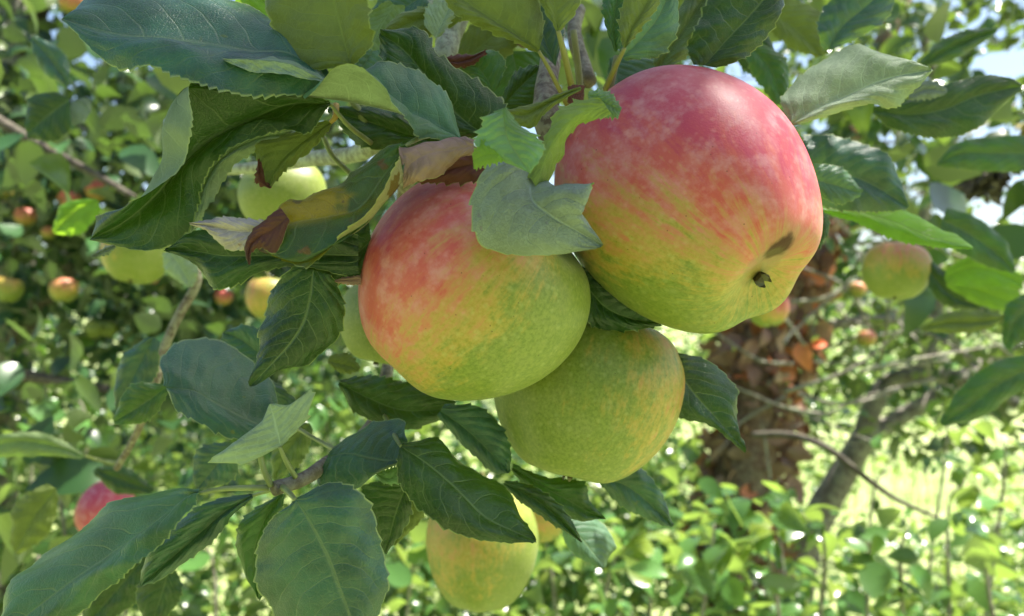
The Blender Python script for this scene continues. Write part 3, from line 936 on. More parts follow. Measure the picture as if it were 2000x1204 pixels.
leaf('blue', [(325, 757), (380, 764), (420, 788), (470, 815), (510, 832), (548, 838)],
     [(322, 752), (316, 700), (371, 660), (460, 684), (530, 745), (548, 836)],
     [(326, 762), (345, 797), (395, 830), (470, 858), (515, 856), (548, 842)], d=.272, da=[0, .010, .022, .024, .014, 0], db=[0, -.004, -.006, -.006, -.003, 0])
leaf('blue', [(535, 720), (500, 685), (465, 660), (435, 650)], [(530, 735), (480, 715), (440, 685), (433, 652)], [(540, 700), (520, 655), (480, 636), (436, 648)], d=.31)
leaf('blue', [(500, 735), (535, 775), (555, 810), (565, 850)], [(505, 730), (560, 765), (585, 810), (566, 852)], [(495, 740), (500, 785), (525, 825), (564, 852)], d=.31)
leaf('pale', [(548, 873), (546, 857), (541, 838), (536, 820), (531, 804), (528, 789)],
     [(546, 874), (480, 903), (413, 898), (455, 868), (505, 832), (526, 790)],
     [(550, 872), (572, 848), (600, 812), (607, 762), (575, 790), (530, 789)], d=.238, under=True, da=[0, -.001, -.004, -.002, 0, 0],
     label='crinkled pale green leaf seen from below', stalk=([(546, 872, .238), (558, 900, .240), (577, 932, .244)], .00085, 'stalk'))
leaf('fold', [(392, 962), (345, 990), (260, 1053), (205, 1092), (141, 1136), (56, 1200), (-10, 1245)],
     [(394, 964), (377, 987), (322, 1045), (275, 1099), (212, 1144), (135, 1208), (-5, 1250)],
     [(388, 957), (330, 954), (225, 987), (141, 1044), (62, 1102), (14, 1160), (-15, 1240)], d=.236, db=[0, .008, .016, .018, .016, .008, 0], da=[0, -.003, -.006, -.006, -.004, -.002, 0],
     label='long toothed leaf with a brown scar at its base', stalk=([(390, 964, .236), (440, 955, .237), (525, 953, .240)], .00095, 'stalk'))
leaf('blue', [(495, 968), (440, 1000), (400, 1033), (355, 1073), (312, 1110), (275, 1146)],
     [(495, 972), (452, 1008), (420, 1052), (368, 1092), (318, 1128), (276, 1147)],
     [(490, 965), (405, 982), (350, 1020), (310, 1060), (280, 1100), (274, 1145)], d=.256, stalk=([(495, 968, .256), (520, 960, .25), (533, 955, .242)], .0008, 'stalk'))
leaf('blue', [(577, 976), (600, 1012), (625, 1058), (645, 1100), (663, 1150), (682, 1200), (700, 1270)],
     [(580, 972), (655, 943), (715, 975), (738, 1045), (753, 1115), (745, 1190), (702, 1270)],
     [(574, 980), (530, 1015), (502, 1070), (503, 1120), (522, 1180), (570, 1235), (698, 1270)], d=.226, da=[0, .003, .005, .006, .006, .005, 0],
     db=[0, .003, .005, .006, .006, .005, 0], label='broad dark leaf at the bottom, with fine pale veins', stalk=([(577, 976, .226), (564, 962, .232), (552, 952, .240)], .001, 'stalk'))
leaf('green', [(552, 965), (515, 1020), (495, 1090), (505, 1170)], [(556, 965), (550, 1020), (545, 1090), (507, 1172)], [(548, 965), (480, 1010), (462, 1070), (503, 1170)], d=.262)
leaf('blue', [(640, 892), (682, 886), (722, 895), (762, 901), (792, 893)], [(640, 885), (684, 850), (735, 826), (785, 820), (796, 860)],
     [(635, 900), (622, 945), (690, 957), (735, 925), (785, 905)], d=.254, da=[0, .010, .014, .010, 0], teeth=.6, label='small blue-green puckered leaf')
leaf('young', [(735, 925), (755, 935), (770, 930), (778, 915)], [(735, 922), (752, 920), (768, 915), (778, 912)], [(735, 930), (755, 945), (778, 940), (783, 918)], d=.258)
leaf('dark', [(783, 872), (839, 910), (892, 956), (945, 1009), (1000, 1037), (1047, 1056)],
     [(787, 866), (846, 859), (905, 905), (968, 940), (1018, 1005), (1048, 1055)],
     [(780, 880), (779, 938), (822, 995), (895, 1042), (975, 1059), (1047, 1058)], d=.250, da=[0, .008, .014, .014, .006, 0], db=[0, -.002, -.003, -.003, -.001, 0],
     label='dark leaf slanting across the lower hanging apple', stalk=([(783, 872, .25), (770, 850, .26), (745, 800, .30)], .0009, 'stalk'))
leaf('blue', [(860, 803), (905, 835), (942, 868), (972, 900), (994, 924)], [(868, 790), (935, 796), (982, 840), (997, 885), (995, 924)],
     [(853, 812), (885, 848), (925, 888), (960, 920), (992, 926)], d=.282)
leaf('dark', [(662, 748), (720, 778), (790, 802), (885, 798)], [(664, 742), (730, 735), (810, 755), (890, 785)], [(660, 752), (700, 808), (790, 838), (888, 812)], d=.290)
leaf('dark', [(795, 945), (775, 1000), (752, 1082)], [(800, 950), (800, 1010), (754, 1083)], [(785, 935), (705, 960), (748, 1078)], d=.275)
leaf('olive', [(808, 960), (795, 1010), (770, 1065)], [(830, 965), (825, 1010), (772, 1066)], [(790, 955), (770, 1000), (768, 1062)], d=.29, under=True)
leaf('green', [(1000, 914), (1060, 950), (1105, 975), (1150, 1000), (1183, 1013)], [(1002, 906), (1065, 933), (1138, 943), (1152, 980), (1183, 1012)],
     [(998, 918), (1040, 968), (1085, 1003), (1130, 1016), (1183, 1015)], d=.29)
leaf('dark', [(985, 945), (1040, 972), (1088, 1010), (1137, 1060)], [(987, 938), (1050, 955), (1105, 1002), (1138, 1060)], [(983, 950), (1028, 988), (1078, 1022), (1136, 1060)], d=.277)
leaf('pale', [(1100, 1012), (1125, 1040), (1152, 1072), (1180, 1108)], [(1105, 1005), (1165, 1014), (1200, 1060), (1183, 1108)],
     [(1095, 1018), (1105, 1060), (1135, 1092), (1178, 1110)], d=.33, da=.01, label='sunlit leaf glowing white')
leaf('blue', [(1172, 930), (1225, 950), (1270, 985), (1314, 1029)], [(1180, 918), (1240, 908), (1290, 962), (1315, 1027)],
     [(1168, 940), (1210, 985), (1262, 1012), (1312, 1031)], d=.31)
leaf('dark', [(1322, 715), (1332, 737), (1362, 777), (1407, 826), (1432, 853), (1456, 884)],
     [(1318, 690), (1380, 704), (1428, 745), (1440, 800), (1442, 842), (1457, 883)],
     [(1300, 740), (1305, 780), (1325, 813), (1385, 830), (1420, 855), (1455, 885)], d=.280, da=[0, .004, .006, .004, .002, 0])
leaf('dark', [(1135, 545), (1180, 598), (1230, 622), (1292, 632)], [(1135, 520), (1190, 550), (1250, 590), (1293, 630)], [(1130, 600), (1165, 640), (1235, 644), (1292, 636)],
     d=.266, teeth=1.4, label='shaded leaf wedged between the three apples')  # dark top face chosen to put the apples' shadow into its colour
# leaf curled over the two top apples
leaf('grey', [(1048, 318), (1038, 345), (1040, 390), (1075, 420), (1120, 447), (1177, 480)],
     [(1082, 325), (1066, 378), (1112, 372), (1155, 358), (1135, 406), (1178, 478)],
     [(1030, 318), (958, 320), (922, 400), (952, 484), (1060, 499), (1176, 482)], d=.208, under=True,
     dm=[.008, .004, 0, -.002, -.002, 0], da=[.018, .016, .002, -.006, -.002, 0], db=[.004, .003, .003, .004, .002, 0], m=120, cup=.004,
     label='twisted grey-green leaf lying over the two upper apples')
leaf('young', [(1182, 205), (1130, 228), (1092, 262), (1066, 310), (1046, 365)], [(1192, 222), (1132, 244), (1102, 285), (1084, 335), (1052, 385)],
     [(1172, 192), (1112, 203), (1076, 242), (1056, 292), (1034, 345)], d=.210, under=True, da=[0, .004, .008, .010, .008], db=[0, .002, .003, .002, 0], teeth=1.3, cup=.001,
     label='yellow-green toothed leaf curling round beside the largest apple')
leaf('young', [(984, 212), (985, 240), (992, 272), (1012, 305), (1034, 338)], [(988, 211), (1014, 245), (1046, 268), (1060, 295), (1035, 338)],
     [(983, 211), (955, 228), (936, 262), (938, 290), (1032, 337)], d=.199, teeth=1.3, cup=.002, label='small light green toothed leaf above the grey leaf')
leaf('bright', [(975, 303), (950, 303), (924, 314)], [(986, 314), (952, 320), (925, 330)], [(965, 290), (945, 277), (922, 302)], d=.1985, under=True, teeth=1.0)
leaf('young', [(1148, 186), (1182, 202), (1212, 218)], [(1150, 178), (1188, 182), (1214, 212)], [(1150, 195), (1175, 222), (1208, 230)], d=.212, teeth=1.2)
leaf('olive', [(1135, 172), (1095, 190), (1060, 208), (1025, 225), (996, 222)], [(1135, 176), (1088, 203), (1062, 224), (1040, 249), (1006, 244)],
     [(1133, 169), (1096, 181), (1062, 196), (1023, 208), (993, 214)], d=.222, under=True, teeth=.4, label='narrow brownish olive leaf at the fruit spur')
leaf('deadk', [(1110, 180), (1125, 185), (1140, 180)], [(1108, 170), (1125, 166), (1143, 168)], [(1108, 200), (1125, 207), (1140, 196)], d=.224, teeth=.3)
leaf('dead', [(925, 286), (885, 292), (838, 300), (802, 322), (788, 352)], [(930, 300), (887, 316), (862, 342), (822, 352), (787, 368)],
     [(925, 272), (890, 270), (836, 284), (790, 287), (776, 292)], d=.222, teeth=.8, da=[0, .004, .003, .001, .002], db=[0, .006, .006, .002, 0], cup=.004,
     label='dry curled brown leaf resting on the left apple')
leaf('deadk', [(950, 318), (905, 325), (850, 338), (800, 345)], [(955, 350), (905, 356), (850, 356), (800, 356)], [(945, 285), (900, 300), (850, 315), (800, 330)], d=.232)  # dark sheet, the shaded inside of the dry curl put into its colour
leaf('deadk', [(778, 290), (786, 318), (793, 350)], [(792, 290), (799, 320), (796, 352)], [(768, 290), (775, 318), (790, 350)], d=.226, under=True)  # dark brown piece standing in for the curl's shaded hollow
leaf('dark', [(985, 205), (1018, 168), (1062, 128)], [(980, 190), (1010, 140), (1060, 126)], [(1000, 215), (1050, 195), (1066, 135)], d=.285)
leaf('green', [(965, 180), (940, 140), (915, 125), (862, 120)], [(955, 178), (920, 150), (890, 135), (862, 124)], [(975, 170), (985, 120), (950, 98), (905, 122)], d=.272, label='leaf with a red-brown scorched edge')
leaf('deadk', [(862, 118), (890, 122), (920, 115), (948, 100)], [(862, 116), (892, 108), (922, 108), (950, 97)], [(862, 121), (890, 130), (922, 126), (950, 104)], d=.270)
leaf('olive', [(900, 120), (945, 85), (990, 45), (1010, 10)], [(890, 95), (920, 50), (965, 15), (1010, 5)], [(920, 140), (975, 120), (1020, 70), (1015, 12)], d=.32, under=True)
leaf('pale', [(850, 75), (866, 40), (884, 0)], [(828, 50), (836, 15), (870, -5)], [(862, 70), (880, 40), (895, 5)], d=.27, under=True)
leaf('olive', [(1052, 100), (1010, 70), (955, 35), (905, 0), (850, -45)], [(1050, 102), (1000, 80), (945, 54), (890, 26), (848, -43)],
     [(1054, 98), (1060, 35), (1032, -15), (960, -60), (852, -48)], d=.236, under=True, stalk=([(1052, 100, .236), (1076, 142, .24), (1112, 215, .252)], .0008, 'stalk_olive'))
leaf('olive', [(1090, 62), (1085, 20), (1078, -30), (1070, -80)], [(1088, 62), (1060, 10), (1045, -40), (1066, -80)], [(1094, 62), (1128, 12), (1125, -40), (1074, -80)], d=.232, under=True,
     stalk=([(1090, 60, .232), (1103, 110, .236), (1124, 205, .252)], .0012, 'stalk_olive'))
leaf('blue', [(1085, 130), (1065, 80), (1045, 20), (1030, -40)], [(1075, 120), (1035, 80), (1020, 20), (1025, -40)], [(1090, 110), (1100, 60), (1090, 10), (1040, -40)], d=.262)
leaf('pale', [(1215, 112), (1250, 78), (1285, 35), (1312, -25)], [(1210, 105), (1213, 62), (1245, 5), (1308, -28)], [(1222, 118), (1290, 106), (1324, 50), (1318, -22)], d=.25,
     label='pale blue-green rounded leaf above the right apple')
leaf('olive', [(1220, 95), (1235, 55), (1258, 15), (1290, -50)], [(1216, 88), (1211, 45), (1225, -5), (1282, -50)], [(1224, 92), (1248, 60), (1282, 15), (1302, -45)], d=.236, under=True,
     stalk=([(1220, 94, .236), (1200, 135, .242), (1160, 225, .258)], .0010, 'stalk_olive'))
leaf('green', [(1203, 102), (1198, 55), (1205, 0), (1215, -40)], [(1200, 100), (1184, 50), (1180, 0), (1210, -40)], [(1206, 100), (1225, 60), (1235, 0), (1220, -40)], d=.247)
leaf('dark', [(1376, 128), (1416, 82), (1460, 36), (1498, -8), (1530, -55)], [(1355, 128), (1345, 90), (1368, 38), (1405, -25), (1528, -57)],
     [(1398, 132), (1452, 113), (1498, 70), (1530, 8), (1533, -50)], d=.262, label='large dark leaf above the right apple')
leaf('olive', [(1285, 135), (1325, 75), (1365, 15), (1385, -30)], [(1275, 125), (1300, 60), (1340, 0), (1380, -32)], [(1300, 138), (1350, 100), (1382, 40), (1388, -28)], d=.285, label='brownish olive leaf behind the right apple')
leaf('pale', [(1546, 242), (1595, 213), (1650, 190), (1710, 162), (1762, 147), (1822, 137)], [(1540, 238), (1528, 192), (1592, 126), (1672, 93), (1752, 110), (1820, 135)],
     [(1552, 246), (1612, 227), (1690, 205), (1747, 209), (1780, 180), (1822, 140)], d=.285, under=True, da=[0, .006, .008, .008, .004, 0], label='pale underside of the leaf at the right apple',
     stalk=([(1546, 242, .285), (1535, 262, .29), (1520, 300, .31)], .001, 'stalk'))
leaf('dark', [(1705, 214), (1770, 224), (1840, 215), (1912, 186), (1996, 168)], [(1705, 210), (1782, 192), (1862, 162), (1937, 147), (1996, 165)],
     [(1705, 222), (1757, 256), (1837, 268), (1907, 250), (1996, 175)], d=.40, label='dark blurred leaf against the sky gap')
leaf('grey', [(1775, 190), (1810, 175), (1850, 180)], [(1775, 180), (1810, 158), (1850, 172)], [(1775, 195), (1810, 192), (1845, 186)], d=.39, under=True)
leaf('blue', [(1618, 98), (1642, 55), (1685, 18), (1740, -30)], [(1610, 98), (1598, 48), (1632, -5), (1735, -35)], [(1624, 98), (1682, 70), (1735, 32), (1752, -25)], d=.36, label='glossy leaf reflecting the pale sky')
leaf('olive', [(1495, 20), (1550, 55), (1603, 110)], [(1520, -10), (1600, 25), (1615, 105)], [(1495, 50), (1540, 90), (1598, 112)], d=.42, under=True)
leaf('green', [(1465, 90), (1505, 135), (1528, 205)], [(1480, 80), (1535, 120), (1540, 200)], [(1452, 100), (1475, 150), (1515, 205)], d=.38)
leaf('dark', [(1430, 60), (1480, 90), (1530, 180)], [(1445, 45), (1500, 70), (1535, 170)], [(1415, 90), (1460, 140), (1520, 190)], d=.40)
leaf('blue', [(1570, 335), (1640, 338), (1705, 362), (1774, 406)], [(1570, 262), (1652, 272), (1735, 308), (1776, 402)], [(1570, 392), (1640, 410), (1710, 413), (1770, 410)], d=.36,
     label='broad bluish blurred leaf right of the big apple')
leaf('pale', [(1585, 350), (1630, 362), (1682, 378)], [(1590, 320), (1645, 330), (1684, 374)], [(1588, 372), (1635, 398), (1680, 384)], d=.345)
leaf('bright', [(1600, 408), (1680, 415), (1752, 436), (1825, 466), (1900, 484)], [(1604, 404), (1700, 399), (1770, 410), (1835, 448), (1902, 482)],
     [(1600, 412), (1680, 438), (1752, 468), (1825, 482), (1900, 487)], d=.37, da=.01, label='bright yellow-green pointed leaf')
leaf('dark', [(1592, 405), (1602, 440), (1598, 485)], [(1605, 405), (1620, 440), (1602, 488)], [(1580, 405), (1585, 440), (1592, 485)], d=.34)
leaf('green', [(1800, 128), (1850, 98), (1900, 75), (1948, 60)], [(1798, 120), (1842, 78), (1898, 58), (1948, 56)], [(1802, 132), (1856, 118), (1906, 92), (1948, 63)], d=.5)
leaf('bright', [(1845, 545), (1890, 525), (1940, 530), (1998, 555)], [(1848, 525), (1905, 497), (1955, 512), (2000, 545)], [(1848, 555), (1890, 560), (1940, 560), (1998, 565)], d=.62)
leaf('bright', [(1850, 550), (1905, 565), (1955, 585), (2010, 600)], [(1850, 545), (1910, 548), (1970, 560), (2010, 590)], [(1850, 560), (1900, 590), (1950, 605), (2010, 610)], d=.64, under=True)
leaf('dark', [(1815, 530), (1850, 570), (1890, 592), (1930, 600)], [(1820, 510), (1865, 545), (1905, 575), (1932, 598)], [(1812, 560), (1840, 592), (1880, 605), (1930, 604)], d=.66)
leaf('olive', [(1800, 642), (1850, 632), (1905, 630), (1962, 622)], [(1800, 638), (1850, 612), (1905, 608), (1962, 616)], [(1802, 646), (1850, 650), (1905, 648), (1962, 628)], d=.6, under=True)
leaf('green', [(2030, 590), (1990, 620), (1965, 680)], [(2035, 640), (2000, 665), (1968, 685)], [(2010, 570), (1965, 600), (1958, 670)], d=.6)
leaf('green', [(2010, 300), (1940, 300), (1880, 300), (1830, 320)], [(2010, 335), (1945, 335), (1880, 330), (1832, 325)], [(2010, 265), (1935, 268), (1870, 280), (1830, 318)], d=.6)
leaf('green', [(1840, 430), (1890, 455), (1940, 490), (1980, 530)], [(1850, 405), (1915, 430), (1965, 475), (1985, 528)], [(1835, 450), (1870, 490), (1930, 520), (1978, 534)], d=.6)
leaf('green', [(2030, 715), (1955, 748), (1893, 795), (1838, 830)], [(2030, 745), (1975, 775), (1905, 820), (1840, 832)], [(2020, 690), (1935, 712), (1868, 770), (1836, 826)], d=.55)
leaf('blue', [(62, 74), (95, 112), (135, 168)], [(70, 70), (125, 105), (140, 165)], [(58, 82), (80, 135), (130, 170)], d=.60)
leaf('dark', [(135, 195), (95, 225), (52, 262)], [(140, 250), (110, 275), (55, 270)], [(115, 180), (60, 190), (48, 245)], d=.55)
leaf('grey', [(140, 200), (160, 205), (175, 222)], [(165, 190), (175, 200), (178, 220)], [(135, 225), (140, 243), (165, 240)], d=.56, under=True)
leaf('green', [(165, 890), (90, 868), (30, 862), (-40, 880)], [(160, 896), (90, 890), (30, 892), (-40, 895)], [(160, 886), (95, 850), (30, 846), (-40, 860)], d=.55, under=True,
     stalk=([(165, 890, .55), (190, 898, .56), (230, 905, .55)], .0014, 'stalk'))
leaf('olive', [(110, 955), (65, 1010), (30, 1080)], [(115, 975), (95, 1040), (35, 1085)], [(90, 945), (30, 985), (20, 1060)], d=.5, under=True)
leaf('dark', [(185, 917), (240, 938), (300, 960)], [(190, 912), (250, 915), (300, 955)], [(182, 922), (225, 962), (296, 965)], d=.62)
leaf('blue', [(300, 658), (265, 725), (228, 800)], [(312, 668), (300, 740), (232, 805)], [(285, 660), (235, 705), (222, 790)], d=.40)
leaf('green', [(325, 757), (282, 788), (222, 825)], [(330, 765), (290, 820), (224, 830)], [(318, 750), (255, 755), (220, 818)], d=.33)
leaf('bright', [(192, 392), (148, 412), (105, 455)], [(198, 410), (160, 455), (108, 458)], [(185, 388), (125, 398), (102, 445)], d=.62)
leaf('pale', [(330, 492), (352, 520), (372, 560)], [(345, 490), (385, 520), (376, 562)], [(318, 495), (325, 530), (368, 562)], d=.45, under=True)
leaf('grey', [(178, 503), (205, 490), (225, 480)], [(178, 500), (205, 484), (225, 478)], [(180, 505), (208, 496), (226, 483)], d=.3, under=True)
leaf('dark', [(332, 1108), (318, 1155), (290, 1240)], [(345, 1115), (352, 1165), (295, 1240)], [(315, 1110), (268, 1150), (285, 1235)], d=.36)
leaf('dark', [(285, 1085), (230, 1150), (160, 1230)], [(290, 1100), (265, 1175), (165, 1235)], [(270, 1085), (190, 1130), (155, 1225)], d=.38)
leaf('blue', [(460, 868), (420, 912), (385, 955)], [(468, 880), (455, 935), (390, 958)], [(450, 862), (385, 880), (378, 945)], d=.33)
leaf('olive', [(605, 828), (562, 880), (535, 940)], [(612, 840), (590, 900), (538, 942)], [(595, 825), (538, 865), (530, 930)], d=.33)
leaf('olive', [(640, 705), (670, 712), (702, 722)], [(645, 695), (680, 692), (704, 718)], [(640, 710), (668, 728), (700, 726)], d=.32, under=True)
leaf('green', [(770, 10), (740, 60), (720, 110)], [(760, 0), (700, 50), (705, 110)], [(790, 10), (775, 70), (730, 118)], d=.29)
leaf('olive', [(930, 10), (860, 28), (790, 50), (748, 85)], [(930, 30), (860, 60), (800, 85), (750, 90)], [(920, -5), (850, 12), (780, 28), (742, 75)], d=.275, under=True)
leaf('blue', [(830, -10), (790, 15), (745, 40)], [(840, 10), (800, 45), (750, 50)], [(810, -40), (760, -20), (725, 20)], d=.30)
leaf('pale', [(728, 100), (710, 130), (700, 160), (690, 200)], [(760, 95), (760, 130), (735, 160), (695, 200)], [(715, 90), (695, 110), (690, 150), (688, 190)], d=.27)
leaf('blue', [(500, 50), (560, 85), (600, 120)], [(480, 30), (560, 60), (610, 110)], [(500, 90), (560, 120), (600, 130)], d=.30)
leaf('blue', [(1200, 110), (1205, 160), (1225, 220)], [(1290, 110), (1280, 160), (1230, 225)], [(1190, 115), (1190, 170), (1220, 220)], d=.32)
leaf('green', [(1000, 100), (1010, 160), (990, 230)], [(1060, 100), (1055, 170), (1000, 235)], [(960, 110), (960, 170), (980, 225)], d=.33)
tube_obj('leaf_stalk', [W(693, -5, .23), W(703, 35, .231), W(724, 80, .235)], [.0014, .0011, .0009], M['stalk'], tree, 8)
tube_obj('leaf_stalk', [W(1120, 60, .262), W(1128, 120, .262), W(1135, 190, .262)], [.0011, .0012, .0012], M['stalk_olive'], tree, 8)
tube_obj('leaf_stalk', [W(1205, 110, .27), W(1195, 160, .27), W(1186, 200, .27)], [.0011, .0011, .0012], M['stalk_olive'], tree, 8)
tube_obj('leaf_stalk', [W(683, 190, .262), W(705, 225, .262), W(735, 285, .265)], [.0013, .0013, .0013], M['stalk'], tree, 8)
tube_obj('leaf_stalk', [W(700, 195, .266), W(722, 235, .266), W(750, 280, .27)], [.0011, .0011, .0013], M['stalk'], tree, 8)
tube_obj('leaf_stalk', [W(632, 268, .27), W(650, 305, .27), W(690, 345, .27)], [.0009, .0009, .0009], M['stalk'], tree, 8)
tube_obj('leaf_stalk', [W(507, 885, .239), W(516, 920, .239), W(530, 950, .24)], [.0009, .0009, .001], M['stalk'], tree, 8)
tube_obj('leaf_stalk', [W(583, 838, .30), W(620, 860, .29), W(665, 885, .27)], [.0008, .0008, .0009], M['stalk'], tree, 8)


# ------------------------------------------------------------------ apples
def apple(px, py, d, r, axis, label, blush=(0, -.5, .8), gain=.8, off=.1, bruise=None, squash=.95, taper=.10, seg=(88, 64), lobes=.02,
          calyx_depth=.11, name='apple', group=None, stem=True, seed=1, shear=None):
    c = W(px, py, d)
    ax = Vector(axis).normalized()                 # stalk end -> calyx end
    q = (-ax).to_track_quat('Z', 'Y')
    nth, nph = seg
    v, f = [], []
    sh = (q.inverted() @ Vector(shear)) if shear else Vector((0, 0, 0))
    rs = np.random.default_rng(seed)
    ph = rs.random(4) * 6.28
    for i in range(nph + 1):
        t = math.pi * i / nph
        for j in range(nth):
            a = 2 * math.pi * j / nth
            z = math.cos(t) * squash
            rad = math.sin(t) ** .88 * (1 + taper * math.cos(t))
            z -= .26 * math.exp(-(t / .36) ** 2)
            w = math.exp(-((math.pi - t) / .34) ** 2)
            z += calyx_depth * 1.25 * w
            wc = math.exp(-((math.pi - t) / .75) ** 2)
            lob = 1 + lobes * (.4 + 2.2 * wc) * math.cos(5 * a + ph[0]) + .018 * math.sin(2 * a + ph[1] + t) + .012 * math.sin(3 * a + ph[2] + 2 * t)
            z += .02 * lobes / .02 * wc * math.cos(5 * a + ph[0]) * -math.sin(t) * .8
            k_ = ((1 - math.cos(t)) / 2) ** 2
            v.append((rad * lob * math.cos(a) * r + sh.x * k_ * r, rad * lob * math.sin(a) * r + sh.y * k_ * r, z * r + sh.z * k_ * r))
    for i in range(nph):
        for j in range(nth):
            a, b = i * nth + j, i * nth + (j + 1) % nth
            f.append([a, a + nth, b + nth, b])
    me = bpy.data.meshes.new(name)
    me.from_pydata(v, [], f)
    me.polygons.foreach_set('use_smooth', np.ones(len(me.polygons), dtype=bool))
    me.materials.append(M['apple'])
    o = bpy.data.objects.new(name, me)
    o.location = c
    o.rotation_mode = 'QUATERNION'
    o.rotation_quaternion = q
    link(o)
    tag(o, label, 'apple', group)
    qi = q.inverted()
    o['blush_dir'] = list((qi @ Vector(blush).normalized()))
    o['blush_gain'] = gain
    o['blush_offset'] = off
    o['bruise_at'] = [5.0, 5.0, 5.0]
    if bruise:                       # the skin point nearest the viewer at the bruise
        best = None
        for co in v:
            wp = q @ Vector(co) + c
            e = math.hypot(1000 + wp.x / wp.y * F - bruise[0], 602 - (wp.z - CAMZ) / wp.y * F - bruise[1])
            sc = e + (wp.y - c.y) * 2000
            if e < 12 and (best is None or sc < best[0]): best = (sc, co)
        if best: o['bruise_at'] = list(best[1])
    if stem:
        zt = (squash - .26) * r
        pts = [Vector((0, 0, zt - .001)), Vector((.04 * r, 0, zt + .2 * r)), Vector((.12 * r, 0, zt + .45 * r))]
        vv, ff = tube(pts, [.0016, .0012, .0016], 8)
        m2 = bpy.data.meshes.new('stem'); m2.from_pydata([tuple(x) for x in vv], [], ff); m2.materials.append(M['stalk_olive'])
        m2.polygons.foreach_set('use_smooth', np.ones(len(m2.polygons), dtype=bool))
        link(bpy.data.objects.new('stem', m2), o)
        # five dry sepals round a little cup
        zb = (-squash + calyx_depth * 1.25) * r
        vv, ff = [], []
        for k in range(5):
            a = k * 1.2566 + .3
            for s, wd, h in ((.015, .035, .01), (.04, .04, -.03), (.06, .025, -.065), (.04 + .04 * rs.random(), .006, -.10)):
                for sg in (-1, 1):
                    vv.append(((s * math.cos(a) - sg * wd * math.sin(a)) * r, (s * math.sin(a) + sg * wd * math.cos(a)) * r, zb + h * r))
            b0 = k * 8
            for q_ in range(3):
                ff.append([b0 + q_ * 2, b0 + q_ * 2 + 1, b0 + q_ * 2 + 3, b0 + q_ * 2 + 2])
        for k in range(9):
            a = k * .7; b0 = len(vv)
            vv += [(math.cos(a) * .03 * r, math.sin(a) * .03 * r, zb + .03 * r), (math.cos(a + .5) * .03 * r, math.sin(a + .5) * .03 * r, zb + .03 * r),
                   (math.cos(a) * .012 * r, math.sin(a) * .012 * r, zb - .07 * r)]
            ff.append([b0, b0 + 1, b0 + 2])
        m3 = bpy.data.meshes.new('calyx'); m3.from_pydata(vv, [], ff); m3.materials.append(M['calyx'])
        cx = bpy.data.objects.new('calyx', m3)
        cx.location = sh * r
        link(cx, o)
    return o


apple(1334, 381, .264, .0397, (.46, -.62, -.64), 'largest apple, rosy on top with a brown bruise above its eye', blush=(.24, -.10, .96), gain=.85, off=.72,
      bruise=(1522, 486), shear=(.12, 0, -.20), calyx_depth=.19, squash=1.0, taper=.12, seed=3, lobes=.038)
apple(918, 568, .256, .0368, (-.62, .22, -.66), 'pink-cheeked apple at the left, partly under the grey curled leaf', blush=(-.75, -.15, .65), gain=.80, off=.30, seed=5, taper=.10, lobes=.02)
apple(1145, 772, .292, .0345, (-.22, -.12, -.95), 'yellow-green apple hanging lowest of the front cluster of three', blush=(.97, -.2, .1), gain=.32, off=-.06, seed=8, taper=.12)
apple(942, 1070, .47, .0325, (-.05, -.05, -1), 'tall yellowish apple hanging below the slanting dark leaf', blush=(-.5, -.6, .5), gain=.30, off=-.04, squash=1.15, taper=.14, seed=11)
apple(1052, 1003, .56, .0215, (.05, 0, -1), 'small pink-green apple half hidden behind the lower hanging apple', blush=(0, -1, .3), gain=.3, off=.0, seed=12)
apple(555, 388, .50, .0262, (.1, .2, -.9), 'pale yellow-green apple behind the yellowing leaf', blush=(0, 0, 1), gain=.05, off=-.25, seed=13)
apple(266, 496, .72, .0300, (-.1, -.2, -.95), 'green apple hanging behind the tip of the dark rolled leaf', blush=(-1, -.3, .4), gain=.5, off=-.15, seed=14)
apple(752, 632, .345, .0200, (-.2, -.1, -.95), 'light green apple peeping out left of the pink-cheeked apple', blush=(0, 0, 1), gain=.1, off=-.3, seed=15)
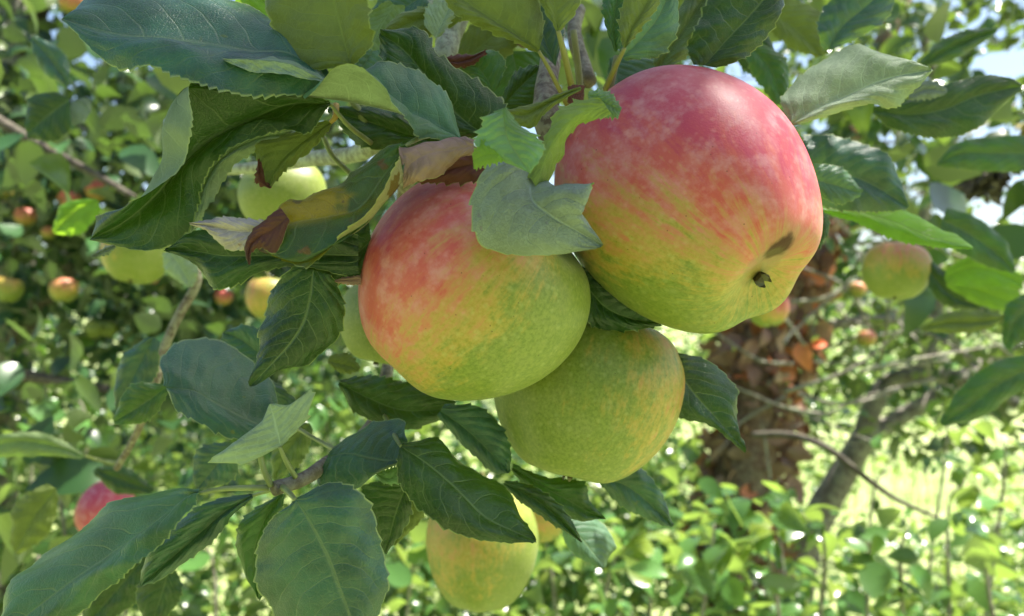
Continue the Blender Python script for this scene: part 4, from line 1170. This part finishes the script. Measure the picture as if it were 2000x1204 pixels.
apple(525, 582, .85, .0245, (0, -.1, -1), 'yellow-pink apple behind the hanging lichen-dusted leaf', blush=(-.5, -.6, .2), gain=.3, off=.05, seed=16)
apple(205, 998, .72, .0240, (-.5, -.2, -.8), 'crimson apple at the lower left above the long scarred leaf', blush=(0, -.6, .6), gain=.5, off=.9, seed=17, squash=1.1)
apple(1750, 530, .68, .0272, (-.1, -.1, -.95), 'blurred apple at the right under the bright pointed leaf', blush=(.1, -.3, .9), gain=.5, off=.05, seed=18)
apple(1500, 602, .92, .0240, (.1, -.2, -.9), 'small apple just below the eye of the largest apple', blush=(.3, -.4, .7), gain=.7, off=.25, seed=19)
small = [(1674, 567, 2.2, .024, .5, 'little red apple left of and below the blurred right apple'),
         (1692, 662, 2.2, .026, .6, 'little dark red apple hanging before the sunny twigs'),
         (125, 567, 1.7, .029, .5, 'red-topped small apple at the left beside a pale sunlit leaf'),
         (15, 566, 1.7, .030, .3, 'small orange-green apple cut by the left edge'),
         (135, 392, 1.9, .026, .8, 'small red apple above the bright green leaf at the left'),
         (190, 372, 1.9, .027, .8, 'small dull red apple right beside the bright green leaf'),
         (437, 581, 1.9, .021, .8, 'tiny red apple below the dark drooping leaf'),
         (308, 552, 1.9, .019, .7, 'tiny pink apple touching the lower right of the green apple'),
         (50, 424, 1.9, .024, .7, 'small pinkish apple at the left below the bright one'),
         (6, 375, 1.9, .021, .5, 'small sunlit apple at the very left edge'),
         (95, 456, 1.9, .017, .5, 'tiny orange apple left of the bright green leaf'),
         (182, 645, 1.9, .022, -.2, 'left one of two small green apples side by side'),
         (212, 643, 1.95, .022, -.2, 'right one of two small green apples side by side'),
         (142, 2, 1.6, .028, .8, 'small red apple cut by the top edge at the left')]
for k, (px, py, d, r, of, lb) in enumerate(small):
    apple(px, py, d, r, (random.uniform(-.3, .3), random.uniform(-.3, .1), -1), lb, blush=(.2, -.4, .8), gain=.4, off=of - .35,
          seg=(28, 20), seed=30 + k, group='small apples far back in the trees')
#@@END
